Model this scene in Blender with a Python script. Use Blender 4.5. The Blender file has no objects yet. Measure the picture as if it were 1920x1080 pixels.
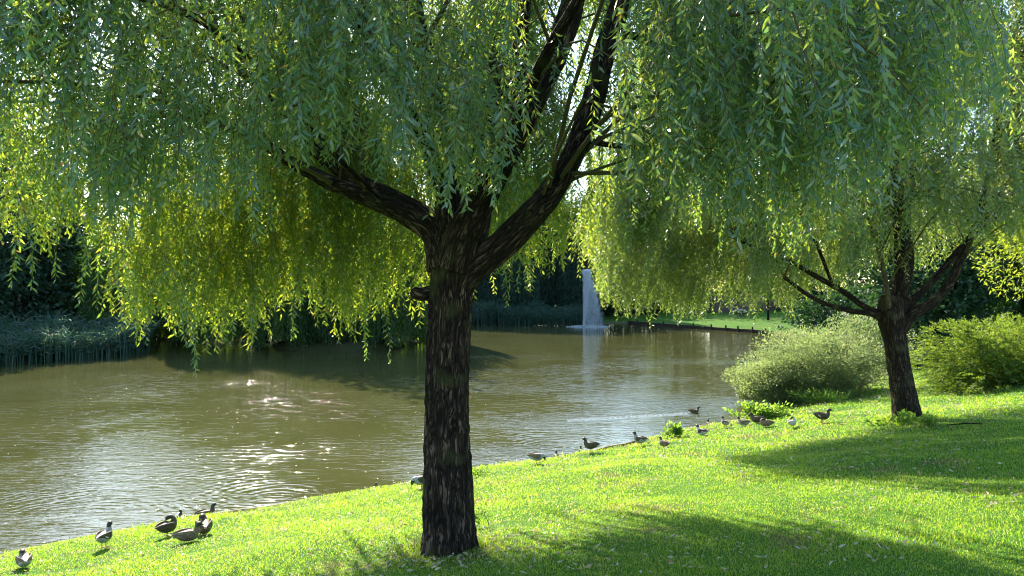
import bpy, bmesh, math, random
import numpy as np
from mathutils import Vector
R = math.radians
random.seed(7)
rng = np.random.default_rng(11)

# ------------------------------------------------------------------ camera, sky, sun, exposure
F = 1400.0            # focal length in pixels of the 1920 wide frame
CAMZ = 4.0            # eye above the pond surface (the lawn rises 2.4 m from the water)
HOR = 545.0           # row of the horizon
scene = bpy.context.scene
cam_d = bpy.data.cameras.new('camera')
cam = bpy.data.objects.new('camera', cam_d)
scene.collection.objects.link(cam)
cam.location = (0, 0, CAMZ)
cam.rotation_euler = (R(90.2), 0, 0)
cam_d.lens = 36 * F / 1920
cam_d.clip_end = 3000
scene.camera = cam
SUN_AZ, SUN_EL = R(-21), R(34)        # azimuth from +Y, positive to the right
sd = Vector((math.sin(SUN_AZ) * math.cos(SUN_EL), math.cos(SUN_AZ) * math.cos(SUN_EL), math.sin(SUN_EL)))
world = bpy.data.worlds.new('World'); scene.world = world; world.use_nodes = True
wn = world.node_tree.nodes; wl = world.node_tree.links
sky = wn.new('ShaderNodeTexSky'); sky.sky_type = 'NISHITA'; sky.sun_disc = False
sky.sun_elevation = SUN_EL; sky.sun_rotation = SUN_AZ
sky.air_density = 1.25; sky.dust_density = .5; sky.ozone_density = 2.5
bg = wn['Background']; bg.inputs['Strength'].default_value = 0.14
wl.new(sky.outputs[0], bg.inputs[0])
sl = bpy.data.lights.new('sun', 'SUN'); sl.energy = 5.0; sl.angle = R(0.5); sl.color = (1, .90, .72)
sun = bpy.data.objects.new('sun', sl); scene.collection.objects.link(sun)
sun.rotation_euler = sd.to_track_quat('Z', 'Y').to_euler()
vs = scene.view_settings
vs.view_transform = 'Standard'; vs.look = 'None'; vs.gamma = 1; vs.use_curve_mapping = False
vs.exposure = 1.55
cy = scene.cycles
cy.max_bounces = 8; cy.diffuse_bounces = 4; cy.glossy_bounces = 3; cy.transmission_bounces = 6
cy.transparent_max_bounces = 8; cy.sample_clamp_indirect = 6; cy.caustics_reflective = False
cy.use_denoising = True; cy.filter_width = 1.1

COL = scene.collection
# ------------------------------------------------------------------ helpers
def tag(o, label=None, cat=None, group=None, kind=None):
    for k, v in (('label', label), ('category', cat), ('group', group), ('kind', kind)):
        if v: o[k] = v
    return o
def empty(name, loc, label, cat, group=None, rz=0):
    o = bpy.data.objects.new(name, None); COL.objects.link(o)
    o.location = loc; o.rotation_euler = (0, 0, rz); o.empty_display_size = .2
    return tag(o, label, cat, group)
def mesh_np(name, V, Fc, mat, parent=None, smooth=True, attr=None):
    """V (n,3); Fc list of arrays (m,k) of one k each"""
    me = bpy.data.meshes.new(name)
    V = np.ascontiguousarray(V, dtype=np.float32)
    if not isinstance(Fc, (list, tuple)): Fc = [Fc]
    Fc = [np.asarray(f, dtype=np.int32) for f in Fc if len(f)]
    loops = np.concatenate([f.ravel() for f in Fc])
    tot = np.concatenate([np.full(len(f), f.shape[1], np.int32) for f in Fc])
    start = np.concatenate([[0], np.cumsum(tot)[:-1]]).astype(np.int32)
    me.vertices.add(len(V)); me.vertices.foreach_set('co', V.ravel())
    me.loops.add(len(loops)); me.loops.foreach_set('vertex_index', loops)
    me.polygons.add(len(tot)); me.polygons.foreach_set('loop_start', start)
    me.polygons.foreach_set('use_smooth', np.full(len(tot), smooth))
    me.update(calc_edges=True)
    if attr is not None:
        a = me.attributes.new('bark', 'FLOAT_VECTOR', 'POINT')
        a.data.foreach_set('vector', np.ascontiguousarray(attr, dtype=np.float32).ravel())
    me.materials.append(mat)
    o = bpy.data.objects.new(name, me); COL.objects.link(o)
    if parent is not None:
        o.parent = parent
        me.transform(parent_inv(parent))
    return o
def parent_inv(p):
    from mathutils import Matrix
    T = Matrix.Translation(p.location) @ p.rotation_euler.to_matrix().to_4x4()
    return T.inverted()
def norm(a): return a / np.maximum(np.linalg.norm(a, axis=-1, keepdims=True), 1e-9)
def vnoise(p, seed=0):
    p = np.asarray(p, dtype=np.float64); i = np.floor(p).astype(np.int64); f = p - i
    f = f * f * (3 - 2 * f); out = 0
    for dx in (0, 1):
        for dy in (0, 1):
            for dz in (0, 1):
                h = ((i[..., 0] + dx) * 73856093) ^ ((i[..., 1] + dy) * 19349663) ^ ((i[..., 2] + dz) * 83492791) ^ (seed * 2654435761)
                h = (h ^ (h >> 13)) * 1274126177 & 0x7fffffff
                h = (h ^ (h >> 15)) & 0xffff
                w = (f[..., 0] if dx else 1 - f[..., 0]) * (f[..., 1] if dy else 1 - f[..., 1]) * (f[..., 2] if dz else 1 - f[..., 2])
                out = out + w * (h / 32767.5 - 1)
    return out
def pw(px, py, d):       # point seen at a pixel of the photograph at depth d
    return np.array([(px - 960) / F * d, d, CAMZ - (py - HOR) / F * d])

# ------------------------------------------------------------------ the pond outline and the height of the land
NRM = np.array([-14.8, 17.5]) / math.hypot(14.8, 17.5)
near = [(-34, -9.5), (-18, 1.8), (-11, 7.9), (-7.4, 11.05), (-5.2, 12.95), (-3.0, 14.3), (-0.8, 16.2), (1.4, 17.7), (3.3, 19.3), (5.2, 21.2), (7.3, 22.9), (9.6, 25.6), (12.5, 28.5)]
far_ = [(17, 34), (22, 44), (25.5, 58), (24.2, 68), (19, 79), (14.4, 91), (9, 88), (3, 86), (-4, 86), (-12, 92), (-24, 84), (-33, 66), (-31, 52), (-26.5, 44), (-30, 37), (-42, 25), (-46, 5)]
POND = np.array(near + far_, float)
def sdist(x, y):                 # > 0 on land, < 0 in the pond
    x = np.asarray(x, float); y = np.asarray(y, float)
    sh = x.shape; x = x.ravel(); y = y.ravel()
    dmin = np.full(x.shape, 1e9); inside = np.zeros(x.shape, bool)
    n = len(POND)
    for i in range(n):
        a = POND[i]; b = POND[(i + 1) % n]; e = b - a
        t = np.clip(((x - a[0]) * e[0] + (y - a[1]) * e[1]) / (e @ e), 0, 1)
        dmin = np.minimum(dmin, np.hypot(x - a[0] - t * e[0], y - a[1] - t * e[1]))
        c = (a[1] > y) != (b[1] > y)
        with np.errstate(divide='ignore', invalid='ignore'):
            xi = a[0] + (y - a[1]) * e[0] / (e[1] if e[1] else 1e-9)
        inside ^= c & (x < xi)
    return np.where(inside, -dmin, dmin).reshape(sh)
def height(x, y):
    x = np.asarray(x, float); y = np.asarray(y, float)
    P = np.stack([x * .35, y * .35, x * 0], -1)
    d = sdist(x, y) + .16 * vnoise(P * 3.1, 3) + .25 * vnoise(P, 5)
    w = np.clip((13.2 - (NRM[0] * x + NRM[1] * y) + 3) / 3, 0, 1)
    Dn = np.clip(d, 0, None)
    nearz = .178 * np.minimum(Dn, 12) + .05 * np.clip(Dn - 12, 0, 20)
    land = .13 + w * nearz + (1 - w) * np.minimum(.05 * Dn, 3.2)
    land = land + np.clip(Dn, 0, 1) * .05 * vnoise(P * 1.6, 9)
    bed = -.9
    t = np.clip((d + .45) / .5, 0, 1); t = t * t * (3 - 2 * t)
    return bed + (land - bed) * t
def ground_px(px, py):           # where the ray of a pixel meets the land (or the water)
    s = np.linspace(3, 130, 6000)
    z = CAMZ - (py - HOR) / F * s; x = (px - 960) / F * s
    g = np.maximum(height(x, s), 0)
    k = np.argmax(z < g)
    return np.array([x[k], s[k], g[k]])

# ------------------------------------------------------------------ materials
def mat(name):
    m = bpy.data.materials.new(name); m.use_nodes = True
    nt = m.node_tree; nt.nodes.clear()
    out = nt.nodes.new('ShaderNodeOutputMaterial')
    return m, nt, nt.nodes, nt.links, out
def ramp(nt, stops):
    r = nt.nodes.new('ShaderNodeValToRGB'); e = r.color_ramp.elements
    while len(e) < len(stops): e.new(.5)
    for k, (p, c) in enumerate(stops): e[k].position = p; e[k].color = (*c, 1)
    return r
def leaf_mat(name, refl, trans, fac=.5, rough=.42, under=None, spec=.5):
    m, nt, N, L, out = mat(name)
    g = N.new('ShaderNodeNewGeometry')
    r1 = ramp(nt, refl); r2 = ramp(nt, trans)
    L.new(g.outputs['Random Per Island'], r1.inputs[0]); L.new(g.outputs['Random Per Island'], r2.inputs[0])
    p = N.new('ShaderNodeBsdfPrincipled'); p.inputs['Roughness'].default_value = rough
    p.inputs['Specular IOR Level'].default_value = spec
    if under:
        mx = N.new('ShaderNodeMix'); mx.data_type = 'RGBA'
        L.new(g.outputs['Backfacing'], mx.inputs[0]); L.new(r1.outputs[0], mx.inputs[6]); mx.inputs[7].default_value = (*under, 1)
        L.new(mx.outputs[2], p.inputs['Base Color'])
    else: L.new(r1.outputs[0], p.inputs['Base Color'])
    t = N.new('ShaderNodeBsdfTranslucent'); L.new(r2.outputs[0], t.inputs[0])
    mx = N.new('ShaderNodeMixShader'); mx.inputs[0].default_value = fac
    L.new(p.outputs[0], mx.inputs[1]); L.new(t.outputs[0], mx.inputs[2]); L.new(mx.outputs[0], out.inputs[0])
    return m
M = {}
M['willow_sunlit'] = leaf_mat('sunlit_willow_leaf', [(0, (.045, .100, .050)), (.5, (.060, .115, .050)), (1, (.085, .120, .045))],
                       [(0, (.30, .50, .04)), (.5, (.52, .68, .04)), (.97, (.80, .84, .06)), (1, (.70, .35, .05))], .50, .36, (.080, .140, .100), .8)  # same crown's leaves with the sun's glow painted in: yellower, more translucent
M['willow'] = leaf_mat('willow_leaf', [(0, (.034, .090, .100)), (.5, (.045, .108, .110)), (1, (.065, .120, .085))],
                       [(0, (.20, .44, .07)), (.5, (.42, .64, .06)), (.975, (.74, .82, .06)), (1, (.70, .35, .05))], .42, .34, (.080, .140, .160), .8)
M['willow_right'] = leaf_mat('silvery_willow_leaf', [(0, (.042, .088, .068)), (1, (.080, .130, .085))],
                       [(0, (.26, .44, .05)), (.6, (.44, .60, .06)), (1, (.62, .68, .10))], .46, .36, (.11, .17, .16), .9)
M['far_willow'] = leaf_mat('far_willow_leaf', [(0, (.02, .06, .025)), (1, (.04, .09, .03))],
                       [(0, (.12, .30, .03)), (1, (.32, .46, .03))], .5, .5)
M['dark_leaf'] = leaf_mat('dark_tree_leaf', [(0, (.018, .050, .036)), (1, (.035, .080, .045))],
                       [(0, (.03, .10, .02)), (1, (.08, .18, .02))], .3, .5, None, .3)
M['shrub'] = leaf_mat('shrub_leaf', [(0, (.06, .11, .055)), (1, (.15, .18, .09))],
                       [(0, (.26, .42, .10)), (1, (.56, .62, .22))], .45, .45)
M['yew'] = leaf_mat('yew_leaf', [(0, (.030, .065, .014)), (1, (.06, .11, .02))],
                       [(0, (.22, .42, .03)), (1, (.60, .74, .06))], .38, .5)
M['pale_leaf'] = leaf_mat('pale_tree_leaf', [(0, (.06, .12, .02)), (1, (.10, .15, .03))],
                       [(0, (.35, .50, .03)), (1, (.60, .68, .05))], .5, .5)
M['reed'] = leaf_mat('reed_leaf', [(0, (.025, .080, .060)), (.85, (.050, .115, .080)), (1, (.14, .11, .05))],
                       [(0, (.04, .13, .06)), (1, (.10, .20, .08))], .3, .5)  # reed colours darkened to stand in for shade from the wood
M['grass'] = leaf_mat('grass_blade', [(0, (.015, .085, .026)), (.5, (.025, .115, .030)), (.90, (.06, .13, .03)), (1, (.34, .32, .22))],
                       [(0, (.26, .58, .02)), (.5, (.54, .84, .03)), (.88, (.86, .92, .10)), (1, (.80, .76, .5))], .50, .42, None, .5)
M['weed'] = leaf_mat('weed_leaf', [(0, (.05, .12, .03)), (1, (.09, .17, .04))],
                       [(0, (.30, .55, .04)), (1, (.50, .70, .08))], .5, .45)
def simple(name, c, rough=.8, spec=.3, nscale=None, c2=None, bump=0, trans=0):
    m, nt, N, L, out = mat(name)
    p = N.new('ShaderNodeBsdfPrincipled'); p.inputs['Roughness'].default_value = rough
    p.inputs['Specular IOR Level'].default_value = spec; p.inputs['Base Color'].default_value = (*c, 1)
    if nscale:
        tc = N.new('ShaderNodeTexCoord'); n = N.new('ShaderNodeTexNoise'); n.inputs['Scale'].default_value = nscale
        n.inputs['Detail'].default_value = 5; L.new(tc.outputs['Object'], n.inputs[0])
        r = ramp(nt, [(.35, c), (.65, c2 or tuple(v * .5 for v in c))]); L.new(n.outputs[0], r.inputs[0]); L.new(r.outputs[0], p.inputs['Base Color'])
        if bump:
            b = N.new('ShaderNodeBump'); b.inputs['Distance'].default_value = bump; L.new(n.outputs[0], b.inputs['Height']); L.new(b.outputs[0], p.inputs['Normal'])
    if trans:
        t = N.new('ShaderNodeBsdfTranslucent'); t.inputs[0].default_value = (*c, 1)
        mx = N.new('ShaderNodeMixShader'); mx.inputs[0].default_value = trans
        L.new(p.outputs[0], mx.inputs[1]); L.new(t.outputs[0], mx.inputs[2]); L.new(mx.outputs[0], out.inputs[0])
    else: L.new(p.outputs[0], out.inputs[0])
    return m
def bark_mat(name, lo, hi, moss):
    m, nt, N, L, out = mat(name)
    at = N.new('ShaderNodeAttribute'); at.attribute_name = 'bark'
    mp = N.new('ShaderNodeMapping'); mp.inputs['Scale'].default_value = (1, 1, .17); L.new(at.outputs['Vector'], mp.inputs[0])
    nd = N.new('ShaderNodeTexNoise'); nd.inputs['Scale'].default_value = 14; nd.inputs['Detail'].default_value = 4; L.new(mp.outputs[0], nd.inputs[0])
    va = N.new('ShaderNodeVectorMath'); va.operation = 'MULTIPLY_ADD'; L.new(nd.outputs['Color'], va.inputs[0]); va.inputs[1].default_value = (.06, .06, .02); L.new(mp.outputs[0], va.inputs[2])
    def fissure(scale, gain, dist):
        a_ = N.new('ShaderNodeTexNoise'); a_.inputs['Scale'].default_value = scale; a_.inputs['Detail'].default_value = 2.5; a_.inputs['Distortion'].default_value = dist; L.new(va.outputs[0], a_.inputs[0])
        b_ = N.new('ShaderNodeMath'); b_.operation = 'SUBTRACT'; b_.inputs[1].default_value = .5; L.new(a_.outputs[0], b_.inputs[0])
        c_ = N.new('ShaderNodeMath'); c_.operation = 'ABSOLUTE'; L.new(b_.outputs[0], c_.inputs[0])
        d_ = N.new('ShaderNodeMath'); d_.operation = 'MULTIPLY'; d_.use_clamp = True; d_.inputs[1].default_value = gain; L.new(c_.outputs[0], d_.inputs[0]); return d_.outputs[0]
    mn = N.new('ShaderNodeMath'); mn.operation = 'MINIMUM'; L.new(fissure(15, 8, .5), mn.inputs[0]); L.new(fissure(34, 11, .2), mn.inputs[1])
    nf = N.new('ShaderNodeTexNoise'); nf.inputs['Scale'].default_value = 70; nf.inputs['Detail'].default_value = 5; L.new(mp.outputs[0], nf.inputs[0])
    nl = N.new('ShaderNodeTexNoise'); nl.inputs['Scale'].default_value = 2.2; nl.inputs['Detail'].default_value = 4; L.new(at.outputs['Vector'], nl.inputs[0])
    sm = N.new('ShaderNodeMath'); sm.operation = 'ADD'; L.new(nf.outputs[0], sm.inputs[0]); L.new(nl.outputs[0], sm.inputs[1])
    n1 = N.new('ShaderNodeMath'); n1.operation = 'MULTIPLY'; L.new(mn.outputs[0], n1.inputs[0]); L.new(sm.outputs[0], n1.inputs[1])
    n2 = N.new('ShaderNodeTexNoise'); n2.inputs['Scale'].default_value = 3.0; n2.inputs['Detail'].default_value = 3
    L.new(at.outputs['Vector'], n2.inputs[0])
    r = ramp(nt, [(.12, lo), (.75, tuple((a + b) / 2.6 for a, b in zip(lo, hi))), (1.0, hi)]); L.new(n1.outputs[0], r.inputs[0])
    r2 = ramp(nt, [(.52, (0, 0, 0)), (.68, (1, 1, 1))]); L.new(n2.outputs[0], r2.inputs[0])
    mx = N.new('ShaderNodeMix'); mx.data_type = 'RGBA'; mx.inputs[7].default_value = (*moss, 1)
    ml = N.new('ShaderNodeMath'); ml.operation = 'MULTIPLY'; ml.inputs[1].default_value = .6; L.new(r2.outputs[0], ml.inputs[0])
    L.new(ml.outputs[0], mx.inputs[0]); L.new(r.outputs[0], mx.inputs[6])
    p = N.new('ShaderNodeBsdfPrincipled'); p.inputs['Roughness'].default_value = .9; p.inputs['Specular IOR Level'].default_value = .15
    L.new(mx.outputs[2], p.inputs['Base Color'])
    b = N.new('ShaderNodeBump'); b.inputs['Distance'].default_value = .02; b.inputs['Strength'].default_value = .9
    L.new(n1.outputs[0], b.inputs['Height']); L.new(b.outputs[0], p.inputs['Normal']); L.new(p.outputs[0], out.inputs[0])
    return m
M['bark'] = bark_mat('furrowed_bark', (.010, .007, .006), (.150, .105, .075), (.055, .065, .022))
M['bark_right'] = bark_mat('grey_brown_bark', (.014, .010, .008), (.12, .088, .060), (.10, .10, .05))
M['bark_pale'] = bark_mat('pale_bark', (.09, .07, .045), (.24, .20, .13), (.16, .18, .08))
M['bark_far'] = bark_mat('dark_bark', (.015, .012, .010), (.05, .04, .03), (.03, .04, .02))
M['twig'] = simple('twig_bark', (.11, .09, .04), .8, .2)
M['twig_yellow'] = simple('young_twig', (.16, .14, .05), .7, .3)

# ------------------------------------------------------------------ ground and water
def axis(lo, hi, step, out_lo, out_hi, g=1.13):
    a = list(np.arange(lo, hi, step)); s = step
    while a[-1] < out_hi: s *= g; a.append(a[-1] + s)
    s = step; b = [lo]
    while b[-1] > out_lo: s *= g; b.append(b[-1] - s)
    return np.array(b[:0:-1] + a)
gx = axis(-17, 27, .16, -700, 700); gy = axis(2, 32, .16, -120, 900)
GX, GY = np.meshgrid(gx, gy); GZ = height(GX, GY)
nx, ny = len(gx), len(gy)
idx = np.arange(nx * ny).reshape(ny, nx)
quads = np.stack([idx[:-1, :-1], idx[:-1, 1:], idx[1:, 1:], idx[1:, :-1]], -1).reshape(-1, 4)
m, nt, N, L, out = mat('turf')
tc = N.new('ShaderNodeTexCoord')
n1 = N.new('ShaderNodeTexNoise'); n1.inputs['Scale'].default_value = 45; n1.inputs['Detail'].default_value = 6
n2 = N.new('ShaderNodeTexNoise'); n2.inputs['Scale'].default_value = 1.1; n2.inputs['Detail'].default_value = 5
L.new(tc.outputs['Object'], n1.inputs[0]); L.new(tc.outputs['Object'], n2.inputs[0])
r1 = ramp(nt, [(.3, (.025, .08, .012)), (.5, (.06, .16, .02)), (.7, (.16, .26, .05))]); L.new(n1.outputs[0], r1.inputs[0])
r2 = ramp(nt, [(.35, (.72, .85, .6)), (.6, (1.1, 1.05, .9))]); L.new(n2.outputs[0], r2.inputs[0])
mx = N.new('ShaderNodeMix'); mx.data_type = 'RGBA'; mx.blend_type = 'MULTIPLY'; mx.inputs[0].default_value = 1
L.new(r1.outputs[0], mx.inputs[6]); L.new(r2.outputs[0], mx.inputs[7])
n3 = N.new('ShaderNodeTexNoise'); n3.inputs['Scale'].default_value = .9; n3.inputs['Detail'].default_value = 6; n3.inputs['Roughness'].default_value = .65; L.new(tc.outputs['Object'], n3.inputs[0])
r3 = ramp(nt, [(.56, (0, 0, 0)), (.66, (1, 1, 1))]); L.new(n3.outputs[0], r3.inputs[0])
sz = N.new('ShaderNodeSeparateXYZ'); L.new(tc.outputs['Object'], sz.inputs[0])
mz = N.new('ShaderNodeMapRange'); mz.inputs['From Min'].default_value = .10; mz.inputs['From Max'].default_value = .24; mz.inputs['To Min'].default_value = 1; mz.inputs['To Max'].default_value = 0; L.new(sz.outputs['Z'], mz.inputs[0])
mm = N.new('ShaderNodeMath'); mm.operation = 'MAXIMUM'; L.new(r3.outputs[0], mm.inputs[0]); L.new(mz.outputs[0], mm.inputs[1])
for (px, py, rd_) in ((843, 1032, .75), (1703, 788, .7)):
    c_ = ground_px(px, py); vd = N.new('ShaderNodeVectorMath'); vd.operation = 'DISTANCE'; L.new(tc.outputs['Object'], vd.inputs[0]); vd.inputs[1].default_value = tuple(c_)
    ad = N.new('ShaderNodeMath'); ad.operation = 'MULTIPLY_ADD'; L.new(n3.outputs[0], ad.inputs[0]); ad.inputs[1].default_value = .6; L.new(vd.outputs['Value'], ad.inputs[2])
    mr = N.new('ShaderNodeMapRange'); mr.inputs['From Min'].default_value = rd_; mr.inputs['From Max'].default_value = rd_ + .25; mr.inputs['To Min'].default_value = 1; mr.inputs['To Max'].default_value = 0; L.new(ad.outputs[0], mr.inputs[0])
    m3 = N.new('ShaderNodeMath'); m3.operation = 'MAXIMUM'; L.new(mm.outputs[0], m3.inputs[0]); L.new(mr.outputs[0], m3.inputs[1]); mm = m3
mx2 = N.new('ShaderNodeMix'); mx2.data_type = 'RGBA'; L.new(mm.outputs[0], mx2.inputs[0]); L.new(mx.outputs[2], mx2.inputs[6]); mx2.inputs[7].default_value = (.13, .12, .055, 1)
p = N.new('ShaderNodeBsdfPrincipled'); p.inputs['Roughness'].default_value = .95; p.inputs['Specular IOR Level'].default_value = .1
L.new(mx2.outputs[2], p.inputs['Base Color'])
b = N.new('ShaderNodeBump'); b.inputs['Distance'].default_value = .03; L.new(n1.outputs[0], b.inputs['Height']); L.new(b.outputs[0], p.inputs['Normal'])
L.new(p.outputs[0], out.inputs[0]); M['turf'] = m
g = mesh_np('ground', np.stack([GX.ravel(), GY.ravel(), GZ.ravel()], 1), quads, m); tag(g, kind='structure')

# water: murky pond water, ripples as bump; a few rings where birds have moved
m, nt, N, L, out = mat('pond_water')
tc = N.new('ShaderNodeTexCoord')
def math_(op, a, b=None):
    n = N.new('ShaderNodeMath'); n.operation = op
    for k, v in ((0, a), (1, b)):
        if v is None: continue
        if isinstance(v, (int, float)): n.inputs[k].default_value = v
        else: L.new(v, n.inputs[k])
    return n.outputs[0]
def noise_(scale, sx=1, sy=1, detail=3, rot=0, dist=0):
    mp = N.new('ShaderNodeMapping'); mp.inputs['Scale'].default_value = (sx, sy, 1); mp.inputs['Rotation'].default_value = (0, 0, rot)
    L.new(tc.outputs['Object'], mp.inputs[0])
    n = N.new('ShaderNodeTexNoise'); n.inputs['Scale'].default_value = scale; n.inputs['Detail'].default_value = detail; n.inputs['Distortion'].default_value = dist
    L.new(mp.outputs[0], n.inputs[0]); return n.outputs[0]
fine = noise_(5.5, .55, 1.5, 3, R(12), .4)
mid = noise_(1.7, .6, 1.4, 2, R(-8))
patch = noise_(.16, 1, 1.3, 2)
sep = N.new('ShaderNodeSeparateXYZ'); L.new(tc.outputs['Object'], sep.inputs[0])
pm = N.new('ShaderNodeMapRange'); pm.inputs['From Min'].default_value = .42; pm.inputs['From Max'].default_value = .60
pm.inputs['To Min'].default_value = .30; pm.inputs['To Max'].default_value = 1.0; L.new(patch, pm.inputs[0])
dist = N.new('ShaderNodeMapRange'); dist.inputs['From Min'].default_value = 26; dist.inputs['From Max'].default_value = 60
dist.inputs['To Min'].default_value = 1.0; dist.inputs['To Max'].default_value = .28; L.new(sep.outputs['Y'], dist.inputs[0])
crest = N.new('ShaderNodeMapRange'); crest.interpolation_type = 'SMOOTHSTEP'; crest.inputs['From Min'].default_value = .52; crest.inputs['From Max'].default_value = .68; L.new(noise_(3.6, .45, 1.5, 3, R(7), .5), crest.inputs[0])
tiny = noise_(15, .6, 1.5, 2, R(5), .3)
h = math_('MULTIPLY', math_('ADD', math_('ADD', math_('MULTIPLY', tiny, .0035), math_('MULTIPLY', crest.outputs[0], .009)), math_('ADD', math_('MULTIPLY', fine, .012), math_('MULTIPLY', mid, .014))), math_('MULTIPLY', pm.outputs[0], dist.outputs[0]))
sect = noise_(.45, 1, 1, 2)
smk = N.new('ShaderNodeMapRange'); smk.inputs['From Min'].default_value = .42; smk.inputs['From Max'].default_value = .62; L.new(sect, smk.inputs[0])
for (rx, ry, wl_, rad, amp) in ((-7.6, 13.2, .22, 4.0, .004), (-4.6, 14.6, .26, 4.5, .005), (1.0, 19.2, .25, 3.5, .004), (8.6, 45, .9, 8.0, .008), (5.9, 25.6, .25, 2.2, .004), (-0.6, 18.4, .2, 2.5, .003)):
    v = N.new('ShaderNodeVectorMath'); v.operation = 'DISTANCE'; L.new(tc.outputs['Object'], v.inputs[0]); v.inputs[1].default_value = (rx, ry, 0)
    wob = math_('ADD', v.outputs['Value'], math_('MULTIPLY', mid, .55))
    s = math_('SINE', math_('MULTIPLY', wob, 2 * math.pi / wl_))
    fo = N.new('ShaderNodeMapRange'); fo.inputs['From Min'].default_value = rad * .25; fo.inputs['From Max'].default_value = rad; fo.inputs['To Min'].default_value = 1; fo.inputs['To Max'].default_value = 0
    L.new(v.outputs['Value'], fo.inputs[0])
    h = math_('ADD', h, math_('MULTIPLY', math_('MULTIPLY', s, math_('MULTIPLY', fo.outputs[0], smk.outputs[0])), amp * .75))
# the wake the swimming duck leaves behind itself
wx0, wx1, wy = 2.7, 5.95, 25.0
wk = math_('SUBTRACT', sep.outputs['Y'], math_('ADD', 23.42, math_('MULTIPLY', math_('SUBTRACT', sep.outputs['X'], wx0), .32)))
wkm = N.new('ShaderNodeMapRange'); wkm.inputs['From Min'].default_value = .02; wkm.inputs['From Max'].default_value = .36; wkm.inputs['To Min'].default_value = 1; wkm.inputs['To Max'].default_value = 0
L.new(math_('ABSOLUTE', wk), wkm.inputs[0])
e1 = math_('MULTIPLY', math_('GREATER_THAN', sep.outputs['X'], wx0 - 1), math_('LESS_THAN', sep.outputs['X'], wx1))
wf = noise_(14, .8, 1.2, 2)
h = math_('ADD', h, math_('MULTIPLY', math_('MULTIPLY', math_('MULTIPLY', wkm.outputs[0], e1), wf), .020))
b = N.new('ShaderNodeBump'); b.inputs['Distance'].default_value = 1.0; b.inputs['Strength'].default_value = 1.0
L.new(h, b.inputs['Height'])
p = N.new('ShaderNodeBsdfPrincipled'); p.inputs['Roughness'].default_value = .04; p.inputs['IOR'].default_value = 1.42
cr = ramp(nt, [(.3, (.068, .072, .022)), (.7, (.090, .092, .033))]); L.new(noise_(.3, 1, 1, 4), cr.inputs[0])
fm = N.new('ShaderNodeMapRange'); fm.inputs['From Min'].default_value = .46; fm.inputs['From Max'].default_value = .60; L.new(wf, fm.inputs[0])
fo_ = N.new('ShaderNodeMix'); fo_.data_type = 'RGBA'; L.new(math_('MULTIPLY', fm.outputs[0], math_('MULTIPLY', wkm.outputs[0], e1)), fo_.inputs[0]); L.new(cr.outputs[0], fo_.inputs[6]); fo_.inputs[7].default_value = (.42, .46, .48, 1)
L.new(fo_.outputs[2], p.inputs['Base Color']); L.new(b.outputs[0], p.inputs['Normal']); L.new(p.outputs[0], out.inputs[0])
wv = np.array([(-60, -20, 0), (45, -20, 0), (45, 110, 0), (-60, 110, 0)], float)
tag(mesh_np('water', wv, [np.array([[0, 1, 2, 3]])], m, smooth=False), kind='structure')

# ------------------------------------------------------------------ leaves, twigs, tubes
def leaf_verts(P, D, S, Ls, Ws, bend, simple_=False):
    n = len(P); Nn = norm(np.cross(D, S)); Ls = Ls[:, None]; Ws = Ws[:, None]; bend = bend[:, None]
    if simple_:
        V = np.stack([P, P + D * Ls * .45 + S * Ws * .5, P + D * Ls - Nn * Ls * bend, P + D * Ls * .45 - S * Ws * .5], 1)
        F_ = (np.arange(n) * 4)[:, None] + np.array([0, 1, 2, 3])
        return V.reshape(-1, 3), F_
    a = P + D * Ls * .34 + Nn * Ls * bend * .25; c = P + D * Ls * .70 - Nn * Ls * bend * .15
    tip = P + D * Ls - Nn * Ls * bend
    V = np.stack([P, a - S * Ws * .5, a + S * Ws * .5, c - S * Ws * .36, c + S * Ws * .36, tip], 1)
    b = (np.arange(n) * 6)[:, None]
    F_ = np.concatenate([b + np.array([0, 2, 1]), b + np.array([1, 2, 4]), b + np.array([1, 4, 3]), b + np.array([3, 4, 5])])
    return V.reshape(-1, 3), F_
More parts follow.
